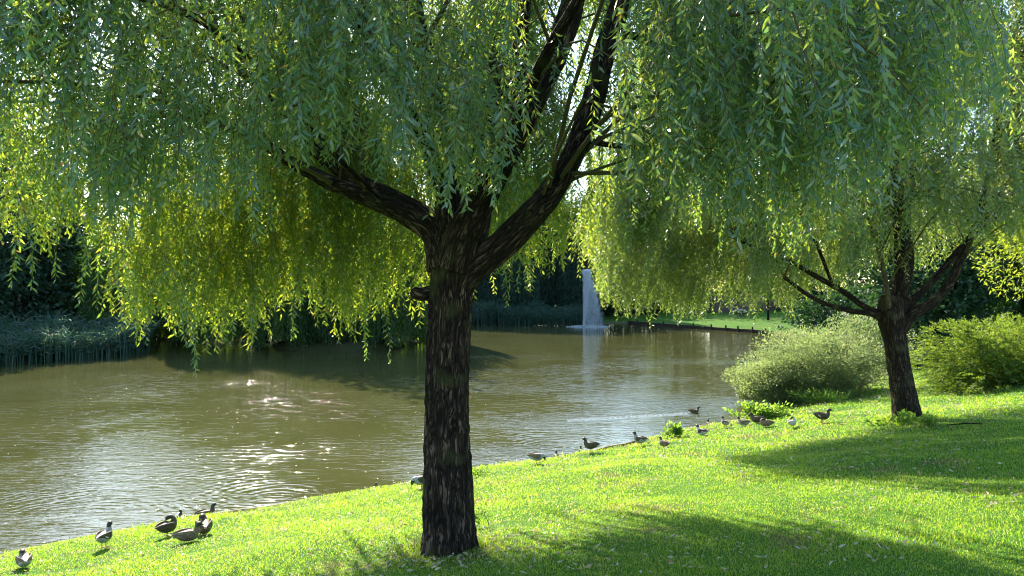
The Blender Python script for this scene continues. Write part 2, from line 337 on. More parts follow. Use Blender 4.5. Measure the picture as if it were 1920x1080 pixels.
def strands(roots, out, Ls, spacing, leaf_len, leaf_w, r, spread=.75, simple_=False, reach=.25, twig_r=.0026, lenvar=.35):
    """hanging shoots with alternate leaves; returns leaf mesh arrays and twig mesh arrays"""
    n = len(roots)
    ph = r.uniform(0, 6.28, n); sway = r.uniform(.01, .05, n)
    def pos(k, u):
        z = Ls[k] * u
        p = roots[k] + out[k] * (reach * Ls[k] * (1 - (1 - u) ** 2))[:, None]
        p = p + np.stack([np.sin(ph[k] + 3.1 * z) * sway[k] * u, np.cos(ph[k] * 1.7 + 2.6 * z) * sway[k] * u, -z], -1)
        return p
    cnt = np.maximum((Ls / spacing).astype(int), 3)
    k = np.repeat(np.arange(n), cnt)
    j = np.arange(len(k)) - np.repeat(np.cumsum(cnt) - cnt, cnt)
    u = np.clip((j + r.uniform(0, .9, len(k))) / cnt[k], 0, 1)
    P = pos(k, u)
    az = j * 2.4 + ph[k] + r.normal(0, .5, len(k))
    rad = np.stack([np.cos(az), np.sin(az), np.zeros(len(k))], -1)
    dn = np.array([0, 0, -1.0])
    D = norm(rad * (spread * r.uniform(.4, 1.5, len(k)))[:, None] + dn * (.55 + .55 * u)[:, None] + r.normal(0, .26, (len(k), 3)))
    S = norm(np.cross(D, norm(rad * .4 + r.normal(0, 1, (len(k), 3)))))
    ll = leaf_len * (1 + r.uniform(-lenvar, lenvar, len(k))) * (1 - .35 * u ** 4); lw = leaf_w * (1 + r.uniform(-.25, .25, len(k)))
    LV, LF = leaf_verts(P, D, S, ll, lw, r.uniform(-.05, .22, len(k)), simple_)
    segs = 5
    TV = []; 
    kk = np.repeat(np.arange(n), segs + 1); uu = np.tile(np.linspace(0, 1, segs + 1), n)
    C = pos(kk, uu); rr = twig_r * (1.2 - .8 * uu)
    ring = [C + np.stack([np.cos(a) * rr, np.sin(a) * rr, 0 * rr], -1) for a in (0, 2.09, 4.19)]
    TV = np.stack(ring, 1).reshape(-1, 3)
    base = (np.arange(n)[:, None] * (segs + 1) + np.arange(segs)[None]).ravel() * 3
    TF = np.concatenate([np.stack([base + a, base + b_, base + 3 + b_, base + 3 + a], -1) for a, b_ in ((0, 1), (1, 2), (2, 0))])
    return (LV, LF), (TV, TF)
def cat_mesh(parts):
    V = []; Fs = {}; o = 0
    for v, f in parts:
        if not len(v): continue
        for ff in (f if isinstance(f, list) else [f]):
            Fs.setdefault(ff.shape[1], []).append(ff + o)
        V.append(v); o += len(v)
    return np.concatenate(V), [np.concatenate(x) for x in Fs.values()]
def catmull(P, n):
    P = np.asarray(P, float); m_ = len(P)
    t = np.linspace(0, m_ - 1, n); i = np.clip(t.astype(int), 0, m_ - 2); f = (t - i)[:, None]
    g = lambda k: P[np.clip(k, 0, m_ - 1)]
    a, b_, c, d = g(i - 1), g(i), g(i + 1), g(i + 2)
    return .5 * ((2 * b_) + (-a + c) * f + (2 * a - 5 * b_ + 4 * c - d) * f ** 2 + (-a + 3 * b_ - 3 * c + d) * f ** 3)
def tube(path, rad, sides=12, ridge=0, seed=0, rings=None, flare=None, cap=True, fr=9.0, vs_=.22):
    """tapered tube along a path; ridge = depth of bark furrows in metres"""
    Q = catmull(np.concatenate([np.asarray(path, float), np.asarray(rad, float)[:, None]], 1), rings or max(6, len(path) * 5))
    C, rr = Q[:, :3], np.maximum(Q[:, 3], .0005)
    T = norm(np.gradient(C, axis=0)); up = np.array([0.0, 1, 0]) if abs(T[0][1]) < .9 else np.array([1.0, 0, 0])
    U = []; u0 = norm(np.cross(T[0], up))
    for t in T: u0 = norm(u0 - t * (u0 @ t)); U.append(u0)
    U = np.array(U); W = np.cross(T, U)
    a = np.linspace(0, 2 * math.pi, sides, endpoint=False)
    ln = np.concatenate([[0], np.cumsum(np.linalg.norm(np.diff(C, axis=0), axis=1))])
    ca, sa = np.cos(a), np.sin(a)
    att = np.stack([ca[None] * rr[:, None], sa[None] * rr[:, None], np.repeat(ln[:, None], sides, 1)], -1)
    r2 = np.repeat(rr[:, None], sides, 1)
    if ridge:
        q = att * np.array([fr, fr, fr * vs_]) + seed * 7.3
        q = q + .5 * np.stack([vnoise(q * .8, 1), vnoise(q * .8, 2), 0 * q[..., 0]], -1)
        n_ = 1 - 2 * np.abs(vnoise(q * 2.2, seed)) ; n3 = vnoise(q * 5, seed + 4)
        big = vnoise(att * np.array([3, 3, 1.3]) + seed, seed + 9)
        r2 = r2 + ridge * (n_ * .9 + n3 * .45) + rr[:, None] * .055 * big
    if flare: r2 = r2 * (1 + flare[0] * np.exp(-ln / flare[1])[:, None] * (1 + .35 * np.cos(a * 5 + seed)[None]))
    V = C[:, None] + U[:, None] * (ca[None] * r2)[..., None] + W[:, None] * (sa[None] * r2)[..., None]
    k = len(C); I = np.arange(k * sides).reshape(k, sides); J = np.roll(I, -1, 1)
    Fq = np.stack([I[:-1], J[:-1], J[1:], I[1:]], -1).reshape(-1, 4)
    V = V.reshape(-1, 3); att = att.reshape(-1, 3); fs = [Fq]
    if cap:
        V = np.concatenate([V, C[-1:], C[:1]]); att = np.concatenate([att, att[-1:], att[:1]])
        c1, c0 = k * sides, k * sides + 1
        fs.append(np.concatenate([np.stack([I[-1], J[-1], np.full(sides, c1)], -1), np.stack([J[0], I[0], np.full(sides, c0)], -1)]))
    return V, fs, att
def branchlets(starts, targets, r, r0=.018, arch=.35, rings=7, sides=5):
    parts = []; paths = []
    for s, t in zip(starts, targets):
        d = t - s; L_ = np.linalg.norm(d)
        m1 = s + d * .4 + np.array([0, 0, arch * L_ * r.uniform(.3, 1)]) + r.normal(0, .06 * L_, 3)
        m2 = s + d * .75 + np.array([0, 0, arch * L_ * r.uniform(.3, .9)]) + r.normal(0, .05 * L_, 3)
        path = np.array([s, m1, m2, t])
        rr = r0 * (.5 + .25 * L_) 
        V, f, _ = tube(path, [rr, rr * .7, rr * .45, rr * .18], sides, rings=rings, cap=False)
        parts.append((V, f)); paths.append(catmull(path, 12))
    return parts, np.array(paths)
def nearest_starts(pts, targets, r):
    out = []
    for t in targets:
        d = np.linalg.norm(pts - t, axis=1) + np.where(pts[:, 2] > t[2] + .3, 3, 0) + r.uniform(0, .8, len(pts))
        out.append(pts[np.argmin(d)])
    return np.array(out)
def lowz(xy, table, r, jit):
    px = 960 + F * xy[:, 0] / xy[:, 1]
    py = np.interp(px, [a for a, _ in table], [b_ for _, b_ in table]) + r.normal(0, jit, len(px))
    return CAMZ - (py - HOR) / F * xy[:, 1]

# ------------------------------------------------------------------ the big willow in front
r = np.random.default_rng(5)
tb = ground_px(843, 1032)
D0 = tb[1]
wpx = lambda w, d: w / F * d / 2
tree = empty('willow_tree', tuple(tb), 'large weeping willow with a thick dark furrowed trunk forking low, nearest tree on the lawn', 'tree', 'willows along the near bank')
def limb_world(L_, dz=0):
    P = [pw(x, y, d) for x, y, d, w in L_]; rr = [wpx(w, d) for x, y, d, w in L_]
    return np.array(P), np.array(rr)
tp = [(843, 1060, D0, 104), (842, 1000, D0, 93), (840, 900, D0, 87), (838, 760, D0, 80), (840, 640, D0, 77), (844, 560, D0, 77), (848, 500, D0, 76), (852, 455, D0, 72), (855, 420, D0, 60)]
P, rr = limb_world(tp)
V, f, a = tube(P, rr, 150, ridge=.017, seed=3, rings=420, flare=(.34, .14), fr=13, vs_=.16)
mesh_np('trunk', V, f, M['bark'], tree, attr=a)
d = D0
limbs_main = [
 [(835, 500, d, 70), (815, 440, d + .05, 50), (765, 405, d + .15, 40), (700, 376, d + .3, 32), (625, 345, d + .5, 27), (560, 312, d + .7, 22), (470, 255, d + .9, 17), (380, 215, d + 1.1, 11)],
 [(850, 490, d + .1, 60), (815, 425, d + .35, 44), (745, 378, d + .7, 36), (672, 340, d + 1.0, 27), (600, 290, d + 1.4, 22), (520, 200, d + 1.8, 16), (420, 90, d + 2.2, 12), (330, -80, d + 2.4, 8)],
 [(856, 570, d - .02, 34), (880, 515, d - .06, 50), (935, 466, d - .12, 54), (995, 405, d - .1, 52), (1032, 362, d - .05, 48), (1075, 290, d, 42), (1112, 190, d + .1, 42), (1135, 95, d + .2, 40), (1165, 0, d + .3, 36), (1190, -120, d + .4, 28), (1180, -300, d + .5, 20), (1150, -520, d + .6, 8)],
 [(850, 500, d - .1, 70), (872, 430, d - .2, 66), (915, 350, d - .25, 56), (965, 250, d - .3, 52), (1005, 170, d - .35, 50), (1045, 90, d - .4, 46), (1075, 0, d - .45, 42), (1100, -130, d - .5, 32), (1090, -320, d - .6, 20), (1060, -560, d - .6, 8)],
 [(850, 500, d, 70), (842, 410, d + .1, 52), (838, 330, d + .2, 44), (822, 240, d + .3, 40), (800, 130, d + .4, 38), (778, 20, d + .5, 34), (750, -120, d + .6, 26), (700, -330, d + .5, 18), (660, -520, d + .4, 8)],
 [(962, 262, d - .2, 34), (972, 170, d, 26), (975, 80, d + .1, 25), (985, -10, d + .2, 22), (1000, -200, d + .3, 14), (1010, -400, d + .4, 6)],
 [(880, 470, d - .1, 50), (900, 400, d + .5, 40), (890, 330, d + 1.1, 32), (910, 240, d + 1.9, 26), (960, 120, d + 2.6, 18), (1000, 0, d + 3.0, 12), (1010, -120, d + 3.2, 7)],
 [(825, 350, d - .1, 24), (780, 230, d - .8, 22), (700, 90, d - 1.6, 20), (610, -80, d - 2.4, 17), (500, -300, d - 3.0, 10)],
 [(945, 290, d - .4, 24), (1010, 130, d - 1.2, 22), (1120, -60, d - 2.0, 20), (1260, -280, d - 2.8, 12)],
 [(1090, 262, d, 14), (1160, 274, d + .1, 9), (1250, 280, d + .3, 8), (1335, 268, d + .5, 6), (1420, 290, d + .7, 3)],
 [(1140, 70, d + .2, 20), (1200, 70, d, 14), (1250, 115, d - .2, 9), (1300, 195, d - .3, 6), (1340, 260, d - .3, 3)],
 [(1165, 10, d + .3, 20), (1260, -60, d + .1, 16), (1420, -110, d - .3, 13), (1600, -60, d - .8, 9), (1760, 20, d - 1.2, 5)],
 [(720, 385, d + .3, 10), (600, 260, d - .6, 9), (480, 120, d - 1.2, 8), (330, 20, d - 1.6, 6), (160, -20, d - 1.6, 4)],
]
lp = []
for k, L_ in enumerate(limbs_main):
    P, rr = limb_world(L_)
    big = rr[0] > .08
    V, f, a = tube(P, rr, 64 if big else 16, ridge=.010 if big else .002, seed=20 + k, rings=len(P) * (22 if big else 7))
    mesh_np('limb', V, f, M['bark'], tree, attr=a)
    C = catmull(P, 30); lp.append(C[8:])
P, rr = limb_world([(835, 552, d, 34), (805, 550, d, 27), (788, 552, d - .03, 25), (776, 548, d - .05, 21), (771, 546, d - .05, 9)])
V, f, a = tube(P, rr, 30, ridge=.006, seed=51, rings=24)
mesh_np('broken_stub', V, f, M['bark'], tree, attr=a)
lp = np.concatenate(lp)
# branchlets reach targets through a dome, shoots hang from them
cx, cy_ = tb[0], tb[1]
nB = 430
phi = r.uniform(0, 6.283, nB); q = np.sqrt(r.uniform(.02, 1, nB))
Rr = 5.6 - .7 * np.clip(np.sin(phi), 0, 1) - 1.0 * np.clip(np.sin(phi) * -np.cos(phi) * 2, 0, 1) + .5 * np.clip(-np.cos(phi), 0, 1)
tx = cx + np.cos(phi) * q * Rr; ty = cy_ + np.sin(phi) * q * Rr * 1.0
top = 5.6 + 5.2 * np.sqrt(np.clip(1 - q ** 2, 0, 1))
tz = 5.0 + (top - 5.0) * r.uniform(0, 1, nB) ** .8
T_ = np.stack([tx, ty, tz], 1)
T_ = T_[ty > 3.2]
# extra boughs up high and over the pond, added to shade what hangs below
e1 = 150; a1 = r.uniform(0, 6.283, e1); q1 = 4.6 * np.sqrt(r.uniform(0, 1, e1))
E1 = np.stack([cx + np.cos(a1) * q1, cy_ + .4 + np.sin(a1) * q1, 8.0 + 3.2 * np.sqrt(1 - (q1 / 4.7) ** 2) * r.uniform(0, 1, e1)], 1)
e2 = 110; a2 = r.uniform(1.4, 2.2, e2); q2 = r.uniform(3.2, 6.2, e2)
E2 = np.stack([cx + np.cos(a2) * q2, cy_ + np.sin(a2) * q2, r.uniform(5.3, 8.2, e2)], 1)
nbase = len(T_); T_ = np.concatenate([T_, E1, E2])
S_ = nearest_starts(lp, T_, r)
parts, paths = branchlets(S_, T_, r)
far_tab = [(-300, 430), (0, 440), (60, 440), (130, 430), (200, 470), (235, 560), (260, 610), (330, 625), (400, 590), (470, 600), (560, 560), (640, 585), (720, 600), (790, 610), (880, 570), (930, 525), (1000, 490), (1080, 455), (1150, 440), (1250, 440), (1400, 470), (2200, 450)]
near_tab = [(-300, 380), (0, 360), (150, 400), (350, 390), (450, 410), (520, 330), (580, 265), (650, 250), (720, 290), (780, 330), (850, 390), (950, 330), (1010, 270), (1080, 250), (1150, 380), (1220, 320), (1300, 360), (1400, 440), (1480, 440), (1560, 400), (1620, 300), (1700, 260), (1900, 200), (2300, 200)]
nS = 5000 + 4200
sb = np.concatenate([r.integers(0, nbase, 1500), r.integers(nbase, len(paths), 900)]); st = np.where(np.arange(2400) < 1500, r.integers(3, 12, 2400), r.integers(6, 12, 2400))
site = np.concatenate([r.integers(0, 1500, 5000), r.integers(1500, 2400, 4200)])
bi = sb[site]; ti = st[site]
roots = paths[bi, ti] + r.normal(0, .13, (nS, 3))
out = norm(np.concatenate([roots[:, :2] - np.array([cx, cy_]) + r.normal(0, 1.2, (nS, 2)), np.zeros((nS, 1))], 1))
zl = np.where(roots[:, 1] > cy_ + .4, lowz(roots[:, :2], far_tab, r, 22), lowz(roots[:, :2], near_tab, r, 28))
clump = r.uniform(.6, 1.7, 2400)[site]
Ls = r.uniform(.35, 1.35, nS) * clump
Ls = np.minimum(Ls, roots[:, 2] - zl)
spx_ = 960 + F * roots[:, 0] / roots[:, 1]
ok = (Ls > .22) & (roots[:, 1] > 3.5) & ~((spx_ > 935) & (spx_ < 1200) & (roots[:, 1] < cy_ + .2) & (r.random(nS) < .82)) & ~((roots[:, 1] > cy_ + .6) & (roots[:, 2] < 6.2) & (spx_ < 900) & (r.random(nS) < .72)) & ~((roots[:, 0] > .7) & (roots[:, 1] > cy_ + .3) & (roots[:, 2] < 6.3) & (r.random(nS) < .85))
roots, out, Ls = roots[ok], out[ok], Ls[ok]
# a few long single shoots reaching well below the rest
sp = [(325, 560, 705, 8.2), (312, 540, 640, 8.4), (205, 470, 585, 7.6), (196, 455, 560, 7.8), (30, 400, 540, 7.0), (12, 380, 520, 6.8), (120, 420, 520, 7.4), (985, 430, 560, 10.5), (1000, 440, 545, 10.4), (700, 560, 670, 10.2), (452, 560, 650, 9.6), (560, 560, 640, 10.0), (470, 540, 640, 9.4)]
sp = [(a_ + r.normal(0, 5), b_, c_ + r.normal(0, 8), d_) for a_, b_, c_, d_ in sp for q_ in (0, 1)]
roots = np.concatenate([roots, [pw(a_, b_ - 60, d_) for a_, b_, c_, d_ in sp]]); Ls = np.concatenate([Ls, [(c_ - b_ + 60) / F * d_ for a_, b_, c_, d_ in sp]]); out = np.concatenate([out, norm(np.array([[r.normal(), r.normal(), 0] for q_ in sp]))])
# shoots on the side of the crown towards the lawn, hanging over the limbs
nD = 950
site = r.integers(0, 190, nD); spx = np.where(r.random(190) < .55, r.uniform(120, 930, 190), r.uniform(1190, 1800, 190)); sdd = r.uniform(4.9, 7.0, 190); shi = r.uniform(-160, 250, 190)
px = spx[site] + r.normal(0, 26, nD); dd = sdd[site] + r.normal(0, .15, nD); hi = shi[site] + r.normal(0, 35, nD)
lo = np.minimum(hi + r.uniform(90, 330, nD), np.interp(px, [a_ for a_, _ in near_tab], [b_ for _, b_ in near_tab]) + r.normal(0, 30, nD))
kk = lo > hi + 30; px, dd, hi, lo = px[kk], dd[kk], hi[kk], lo[kk]
roots = np.concatenate([roots, np.stack([(px - 960) / F * dd, dd, CAMZ - (hi - HOR) / F * dd], 1)]); Ls = np.concatenate([Ls, (lo - hi) / F * dd])
out = np.concatenate([out, norm(np.concatenate([r.normal(0, 1, (len(px), 2)), np.zeros((len(px), 1))], 1))])
(lf, tw) = strands(roots, out, Ls, .023, .096, .0195, r, reach=.22, spread=.95)
V, f = cat_mesh([lf]); mesh_np('crown', V, f, M['willow'], tree, smooth=False)
V, f = cat_mesh(parts + [tw]); o = mesh_np('twigs', V, f, M['twig'], tree); tag(o, kind='stuff')
print('main leaves', len(lf[1]) // 4)
# far skirt of the same crown: extra sunlit curtains over the water
skirt_px = [(260, 11.6), (300, 12.0), (350, 12.2), (420, 12.4), (480, 12.6), (540, 12.7), (600, 12.8), (660, 12.9), (720, 12.8), (780, 12.6), (910, 12.2), (960, 11.8), (1010, 12.2), (150, 10.6), (80, 10.2), (20, 10)]
nS = 1900
kx = r.uniform(0, 1, nS); px = -40 + 1150 * kx + r.normal(0, 10, nS)
px = np.where((px > 800) & (r.random(nS) < .35), px - 420, px)
px = np.where(px < 230, px + 300 * (r.random(nS) < .6), px)
dd = np.interp(px, [-40, 150, 260, 500, 800, 1000, 1150], [8.6, 9.3, 10.3, 11.0, 11.7, 12.2, 12.0]) - r.uniform(0, 1.5, nS)
lo = np.interp(px, [a_ for a_, _ in far_tab], [b_ for _, b_ in far_tab]) + r.normal(0, 22, nS) + 42 * vnoise(np.stack([px / 38, px * 0, px * 0], -1), 4) - 12
lo = lo - 230 * r.uniform(0, 1, nS) ** 1.3 * (r.random(nS) < .85)
hi = lo - r.uniform(40, 150, nS)
roots = np.stack([(px - 960) / F * dd, dd, CAMZ - (hi - HOR) / F * dd], 1); Ls = (lo - hi) / F * dd
(lf, tw) = strands(roots, norm(np.concatenate([r.normal(0, 1, (nS, 2)), np.zeros((nS, 1))], 1)), Ls, .028, .105, .022, r, reach=.35, spread=.95)
V, f = cat_mesh([lf]); mesh_np('foliage_curtain', V, f, M['willow_sunlit'], tree, smooth=False)
V, f = cat_mesh([tw]); tag(mesh_np('shoots', V, f, M['twig_yellow'], tree), kind='stuff')

# ------------------------------------------------------------------ the right willow
r = np.random.default_rng(8)
tb2 = ground_px(1703, 788); D2 = tb2[1]; d = D2
tree2 = empty('willow_tree', tuple(tb2), 'smaller weeping willow with a leaning grey-brown trunk between the two rounded bushes', 'tree', 'willows along the near bank')
P, rr = limb_world([(1708, 815, d, 60), (1700, 780, d, 49), (1692, 730, d, 43), (1684, 680, d, 40), (1676, 630, d, 41), (1671, 600, d, 46), (1670, 575, d, 44), (1672, 555, d, 34)])
V, f, a = tube(P, rr, 80, ridge=.014, seed=5, rings=160, flare=(.18, .3), fr=8)
mesh_np('trunk', V, f, M['bark_right'], tree2, attr=a)
limbs_r = [
 ([(1665, 600, d, 26), (1635, 588, d, 12), (1590, 582, d, 9), (1530, 562, d + .2, 8), (1470, 520, d + .3, 6)], 'bark_right'),
 ([(1650, 590, d, 18), (1620, 575, d + .3, 11), (1585, 550, d + .5, 10), (1530, 518, d + .7, 9), (1460, 480, d + 1, 7), (1380, 450, d + 1.2, 5)], 'bark_right'),
 ([(1684, 625, d - .05, 26), (1712, 590, d - .1, 20), (1748, 568, d - .1, 18), (1778, 535, d - .1, 16), (1800, 490, d - .1, 15), (1830, 420, d - .1, 12), (1860, 300, d, 9), (1880, 150, d, 6)], 'bark_right'),
 ([(1680, 600, d + .1, 24), (1715, 560, d + .2, 16), (1760, 515, d + .3, 13), (1800, 468, d + .4, 13), (1860, 400, d + .6, 9), (1930, 340, d + .8, 6)], 'bark_right'),
 ([(1672, 600, d - .05, 9), (1666, 570, d - .20, 10), (1662, 535, d - .24, 9), (1650, 480, d - .2, 9), (1635, 430, d - .1, 9), (1608, 370, d, 8), (1598, 300, d + .1, 6), (1590, 180, d + .3, 4)], 'bark_pale'),
 ([(1675, 600, d + .1, 34), (1688, 540, d + .1, 28), (1690, 480, d + .2, 24), (1685, 400, d + .2, 22), (1680, 320, d + .3, 18), (1672, 220, d + .3, 14), (1660, 100, d + .4, 10), (1650, -60, d + .4, 6)], 'bark_right'),
 ([(1690, 560, d, 22), (1705, 490, d + .3, 17), (1700, 400, d + .6, 13), (1720, 280, d + 1, 10), (1740, 100, d + 1.3, 7), (1750, -80, d + 1.5, 5)], 'bark_right'),
 ([(1685, 400, d + .2, 14), (1640, 330, d - .8, 11), (1560, 230, d - 1.8, 8), (1460, 120, d - 2.6, 5), (1330, 40, d - 3.0, 3)], 'bark_right'),
 ([(1680, 320, d + .3, 12), (1600, 260, d + 1, 9), (1480, 190, d + 1.6, 7), (1350, 160, d + 2, 5), (1240, 200, d + 2.2, 3)], 'bark_right'),
 ([(1560, 530, d + .6, 6), (1500, 400, d + .4, 6), (1400, 330, d + .2, 5), (1290, 330, d + .1, 4), (1200, 400, d, 3)], 'bark_right'),
]
lp = []
for k, (L_, mt) in enumerate(limbs_r):
    P, rr = limb_world(L_)
    V, f, a = tube(P, rr, 24 if rr[0] > .12 else 12, ridge=.004, seed=70 + k, rings=len(P) * 9)
    o = mesh_np('limb', V, f, M[mt], tree2, attr=a)
    if mt == 'bark_pale': o['label'] = 'pale peeling central limb'
    lp.append(catmull(P, 26)[7:])
lp = np.concatenate(lp)
cx, cy_ = tb2[0] - .3, tb2[1] + .2
nB = 420
phi = r.uniform(0, 6.283, nB); q = np.sqrt(r.uniform(.02, 1, nB))
Rr = 5.6 + 1.2 * np.clip(-np.cos(phi), 0, 1)
tx = cx + np.cos(phi) * q * Rr; ty = cy_ + np.sin(phi) * q * Rr * .72
top = 5.6 + 6.5 * np.sqrt(np.clip(1 - q ** 2, 0, 1))
tz = 4.9 + (top - 4.9) * r.uniform(0, 1, nB) ** .85
T_ = np.stack([tx, ty, tz], 1)
e1 = 170; a1 = r.uniform(0, 6.283, e1); q1 = 5.2 * np.sqrt(r.uniform(0, 1, e1))
T_ = np.concatenate([T_, np.stack([cx + np.cos(a1) * q1, cy_ + np.sin(a1) * q1 * .9, 8.5 + 4.0 * np.sqrt(1 - (q1 / 5.3) ** 2) * r.uniform(0, 1, e1)], 1)])  # extra high boughs out of view, added to keep sun off the near side
T_ = np.concatenate([T_, np.stack([r.uniform(2.2, 4.8, 60), r.uniform(14.8, 18.5, 60), r.uniform(6.0, 10.0, 60)], 1)])
S_ = nearest_starts(lp, T_, r)
parts, paths = branchlets(S_, T_, r, r0=.016)
tab = [(900, 440), (1060, 440), (1112, 470), (1128, 540), (1160, 590), (1180, 600), (1240, 588), (1300, 600), (1340, 585), (1390, 545), (1430, 575), (1480, 570), (1540, 545), (1600, 530), (1660, 505), (1740, 500), (1800, 470), (1850, 440), (2300, 440)]
tabn = [(900, 430), (1110, 450), (1300, 520), (1450, 520), (1600, 480), (1700, 450), (1850, 430), (2300, 430)]
nS = 9000
site = r.integers(0, 1500, nS); sb = r.integers(0, len(paths), 1500); st = r.integers(3, 12, 1500)
bi = sb[site]; ti = st[site]
roots = paths[bi, ti] + r.normal(0, .15, (nS, 3))
out = norm(np.concatenate([roots[:, :2] - np.array([cx, cy_]) + r.normal(0, 1.5, (nS, 2)), np.zeros((nS, 1))], 1))
zl = np.where(roots[:, 1] > cy_ - 1.5, lowz(roots[:, :2], tab, r, 14), lowz(roots[:, :2], tabn, r, 18))
rpx = 960 + F * roots[:, 0] / roots[:, 1]; gap = (np.abs(rpx - 1685) < 45) & (roots[:, 1] < cy_ + .2) & (r.random(nS) < .6)
Ls = r.uniform(.35, 1.25, nS) * r.uniform(.6, 1.7, 1500)[site]
Ls = np.minimum(Ls, roots[:, 2] - zl)
ok = (Ls > .3) & ~gap
(lf, tw) = strands(roots[ok], out[ok], Ls[ok], .032, .115, .025, r, reach=.3, spread=.95)
# left skirt that hangs over the pond
nS = 2600
px = 1118 + 490 * r.uniform(0, 1, nS) ** 1.0
dd = np.interp(px, [1085, 1300, 1600], [17.0, 17.8, 19.2]) + r.uniform(-.9, .9, nS)
lo = np.interp(px, [a_ for a_, _ in tab], [b_ for _, b_ in tab]) + r.normal(0, 12, nS) + 26 * vnoise(np.stack([px / 26, px * 0, px * 0], -1), 14) - 10
lo = lo - 170 * r.uniform(0, 1, nS) ** 1.2 * (r.random(nS) < .85)
hi = lo - r.uniform(25, 95, nS)
roots = np.stack([(px - 960) / F * dd, dd, CAMZ - (hi - HOR) / F * dd], 1); Ls = (lo - hi) / F * dd
(lf2, tw2) = strands(roots, norm(np.concatenate([r.normal(-1, 1, (nS, 1)), r.normal(0, 1, (nS, 1)), np.zeros((nS, 1))], 1)), Ls, .036, .11, .022, r, reach=.3, spread=.95)
V, f = cat_mesh([lf, lf2]); mesh_np('crown', V, f, M['willow_right'], tree2, smooth=False)
V, f = cat_mesh(parts + [tw, tw2]); tag(mesh_np('twigs', V, f, M['twig'], tree2), kind='stuff')
print('right leaves', (len(lf[1]) + len(lf2[1])) // 4)

# ------------------------------------------------------------------ grass on the lawn
r = np.random.default_rng(21)
def scatter(n, x0, x1, y0, y1, power=1.6, dmin=.02):
    X = r.uniform(x0, x1, n * 5); Y = y0 + (y1 - y0) * r.uniform(0, 1, n * 5)
    pr = (y0 / Y) ** power
    inview = np.abs(X / Y) < 1.25
    k = (r.random(n * 5) < pr) & inview
    X, Y = X[k], Y[k]; D = sdist(X, Y); k = D > dmin
    X, Y = X[k][:n], Y[k][:n]
    Z = height(X, Y); k = Z > .03
    return np.stack([X[k], Y[k], Z[k]], 1)
P = np.concatenate([scatter(640000, -13, 26, 4.4, 34, 1.25, -.12), scatter(170000, -9, 16, 4.4, 14, 1.0)])
worn = vnoise(P * 1.1, 61) + .5 * vnoise(P * 3.7, 62)
P = P[(worn < .42) | (r.random(len(P)) < .45)]
for c_ in (tb, tb2):
    P = P[(np.hypot(P[:, 0] - c_[0], P[:, 1] - c_[1]) + .15 * vnoise(P * 4, 63) > .46) | (r.random(len(P)) < .2)]
ring = []
for c_, rd_, m_n in ((tb, .34, 2600), (tb2, .42, 2600)):
    a_ = r.uniform(0, 6.283, m_n); q_ = rd_ + .22 * vnoise(np.stack([a_ * 2, 0 * a_, 0 * a_ + rd_], -1), 6) + np.abs(r.normal(0, .16, m_n)); x_ = c_[0] + np.cos(a_) * q_; y_ = c_[1] + np.sin(a_) * q_
    ring.append(np.stack([x_, y_, height(x_, y_)], 1))
P = np.concatenate(ring + [P])
n = len(P)
lean = r.normal(0, .55, (n, 2)) + .35 * np.stack([vnoise(P * 2.2, 31), vnoise(P * 2.2, 32)], -1)
D = norm(np.concatenate([lean, np.ones((n, 1))], 1))
S = norm(np.cross(D, norm(r.normal(0, 1, (n, 3)))))
clump = .75 + .45 * vnoise(P * 1.3, 33) + .25 * vnoise(P * 6, 34)
hgt = np.clip(.036 * clump * r.uniform(.55, 1.5, n), .012, .1)
wid = .0042 * np.clip(P[:, 1] / 7, 1, 3.2) * r.uniform(.7, 1.3, n)
hgt = hgt * np.clip(P[:, 1] / 10, 1, 1.6); hgt[:5200] *= 2.9
edge = np.exp(-np.abs(P[:, 2] - .14) / .05); hgt = hgt * (1 + 1.3 * edge * (vnoise(P * 2.5, 35) > .0))
Nn = norm(np.cross(D, S))
midp = P + D * hgt[:, None] * .55; tip = P + D * hgt[:, None] + Nn * (hgt * r.uniform(-.45, .45, n))[:, None] - np.array([0, 0, 1]) * (hgt * .12)[:, None]
V = np.stack([P - np.array([0, 0, .008]) - S * wid[:, None] * .5, P - np.array([0, 0, .008]) + S * wid[:, None] * .5, midp + S * wid[:, None] * .42, midp - S * wid[:, None] * .42, tip], 1).reshape(-1, 3)
b_ = (np.arange(n) * 5)[:, None]
o = mesh_np('grass', V, [b_ + np.array([0, 1, 2, 3]), b_ + np.array([3, 2, 4])], M['grass'], smooth=False)
tag(o, 'short bright green lawn grass sloping down to the pond', 'grass', kind='stuff')
print('grass', n)
# pale fallen leaves and feathers lying in the grass
P = scatter(9500, -10, 20, 5.5, 30, .8, .1)
thin = vnoise(P * .5, 77) > -.25
P = P[thin]
a_ = r.uniform(0, 6.28, 420); q_ = .4 + np.abs(r.normal(0, .5, 420)); xb, yb = tb[0] + np.cos(a_) * q_ * 1.3, tb[1] + np.sin(a_) * q_
P = np.concatenate([P, np.stack([xb, yb, height(xb, yb)], 1)]); n = len(P); P[:, 2] += r.uniform(.03, .055, n)
az = r.uniform(0, 6.28, n)
D = norm(np.stack([np.cos(az), np.sin(az), r.normal(.1, .3, n)], -1)); S = norm(np.cross(D, np.array([0, 0, 1.0]) + r.normal(0, .5, (n, 3))))
sc_ = r.uniform(.6, 1.4, n) * np.clip(P[:, 1] / 14, .8, 1.6)
lv, lf_ = leaf_verts(P, D, S, .065 * sc_, .021 * sc_, r.uniform(-.2, .3, n))
M['litter'] = leaf_mat('dry_leaf', [(0, (.50, .47, .38)), (.6, (.38, .33, .22)), (.95, (.30, .22, .08)), (1, (.35, .14, .04))], [(0, (.6, .55, .4)), (1, (.5, .35, .1))], .3, .6)
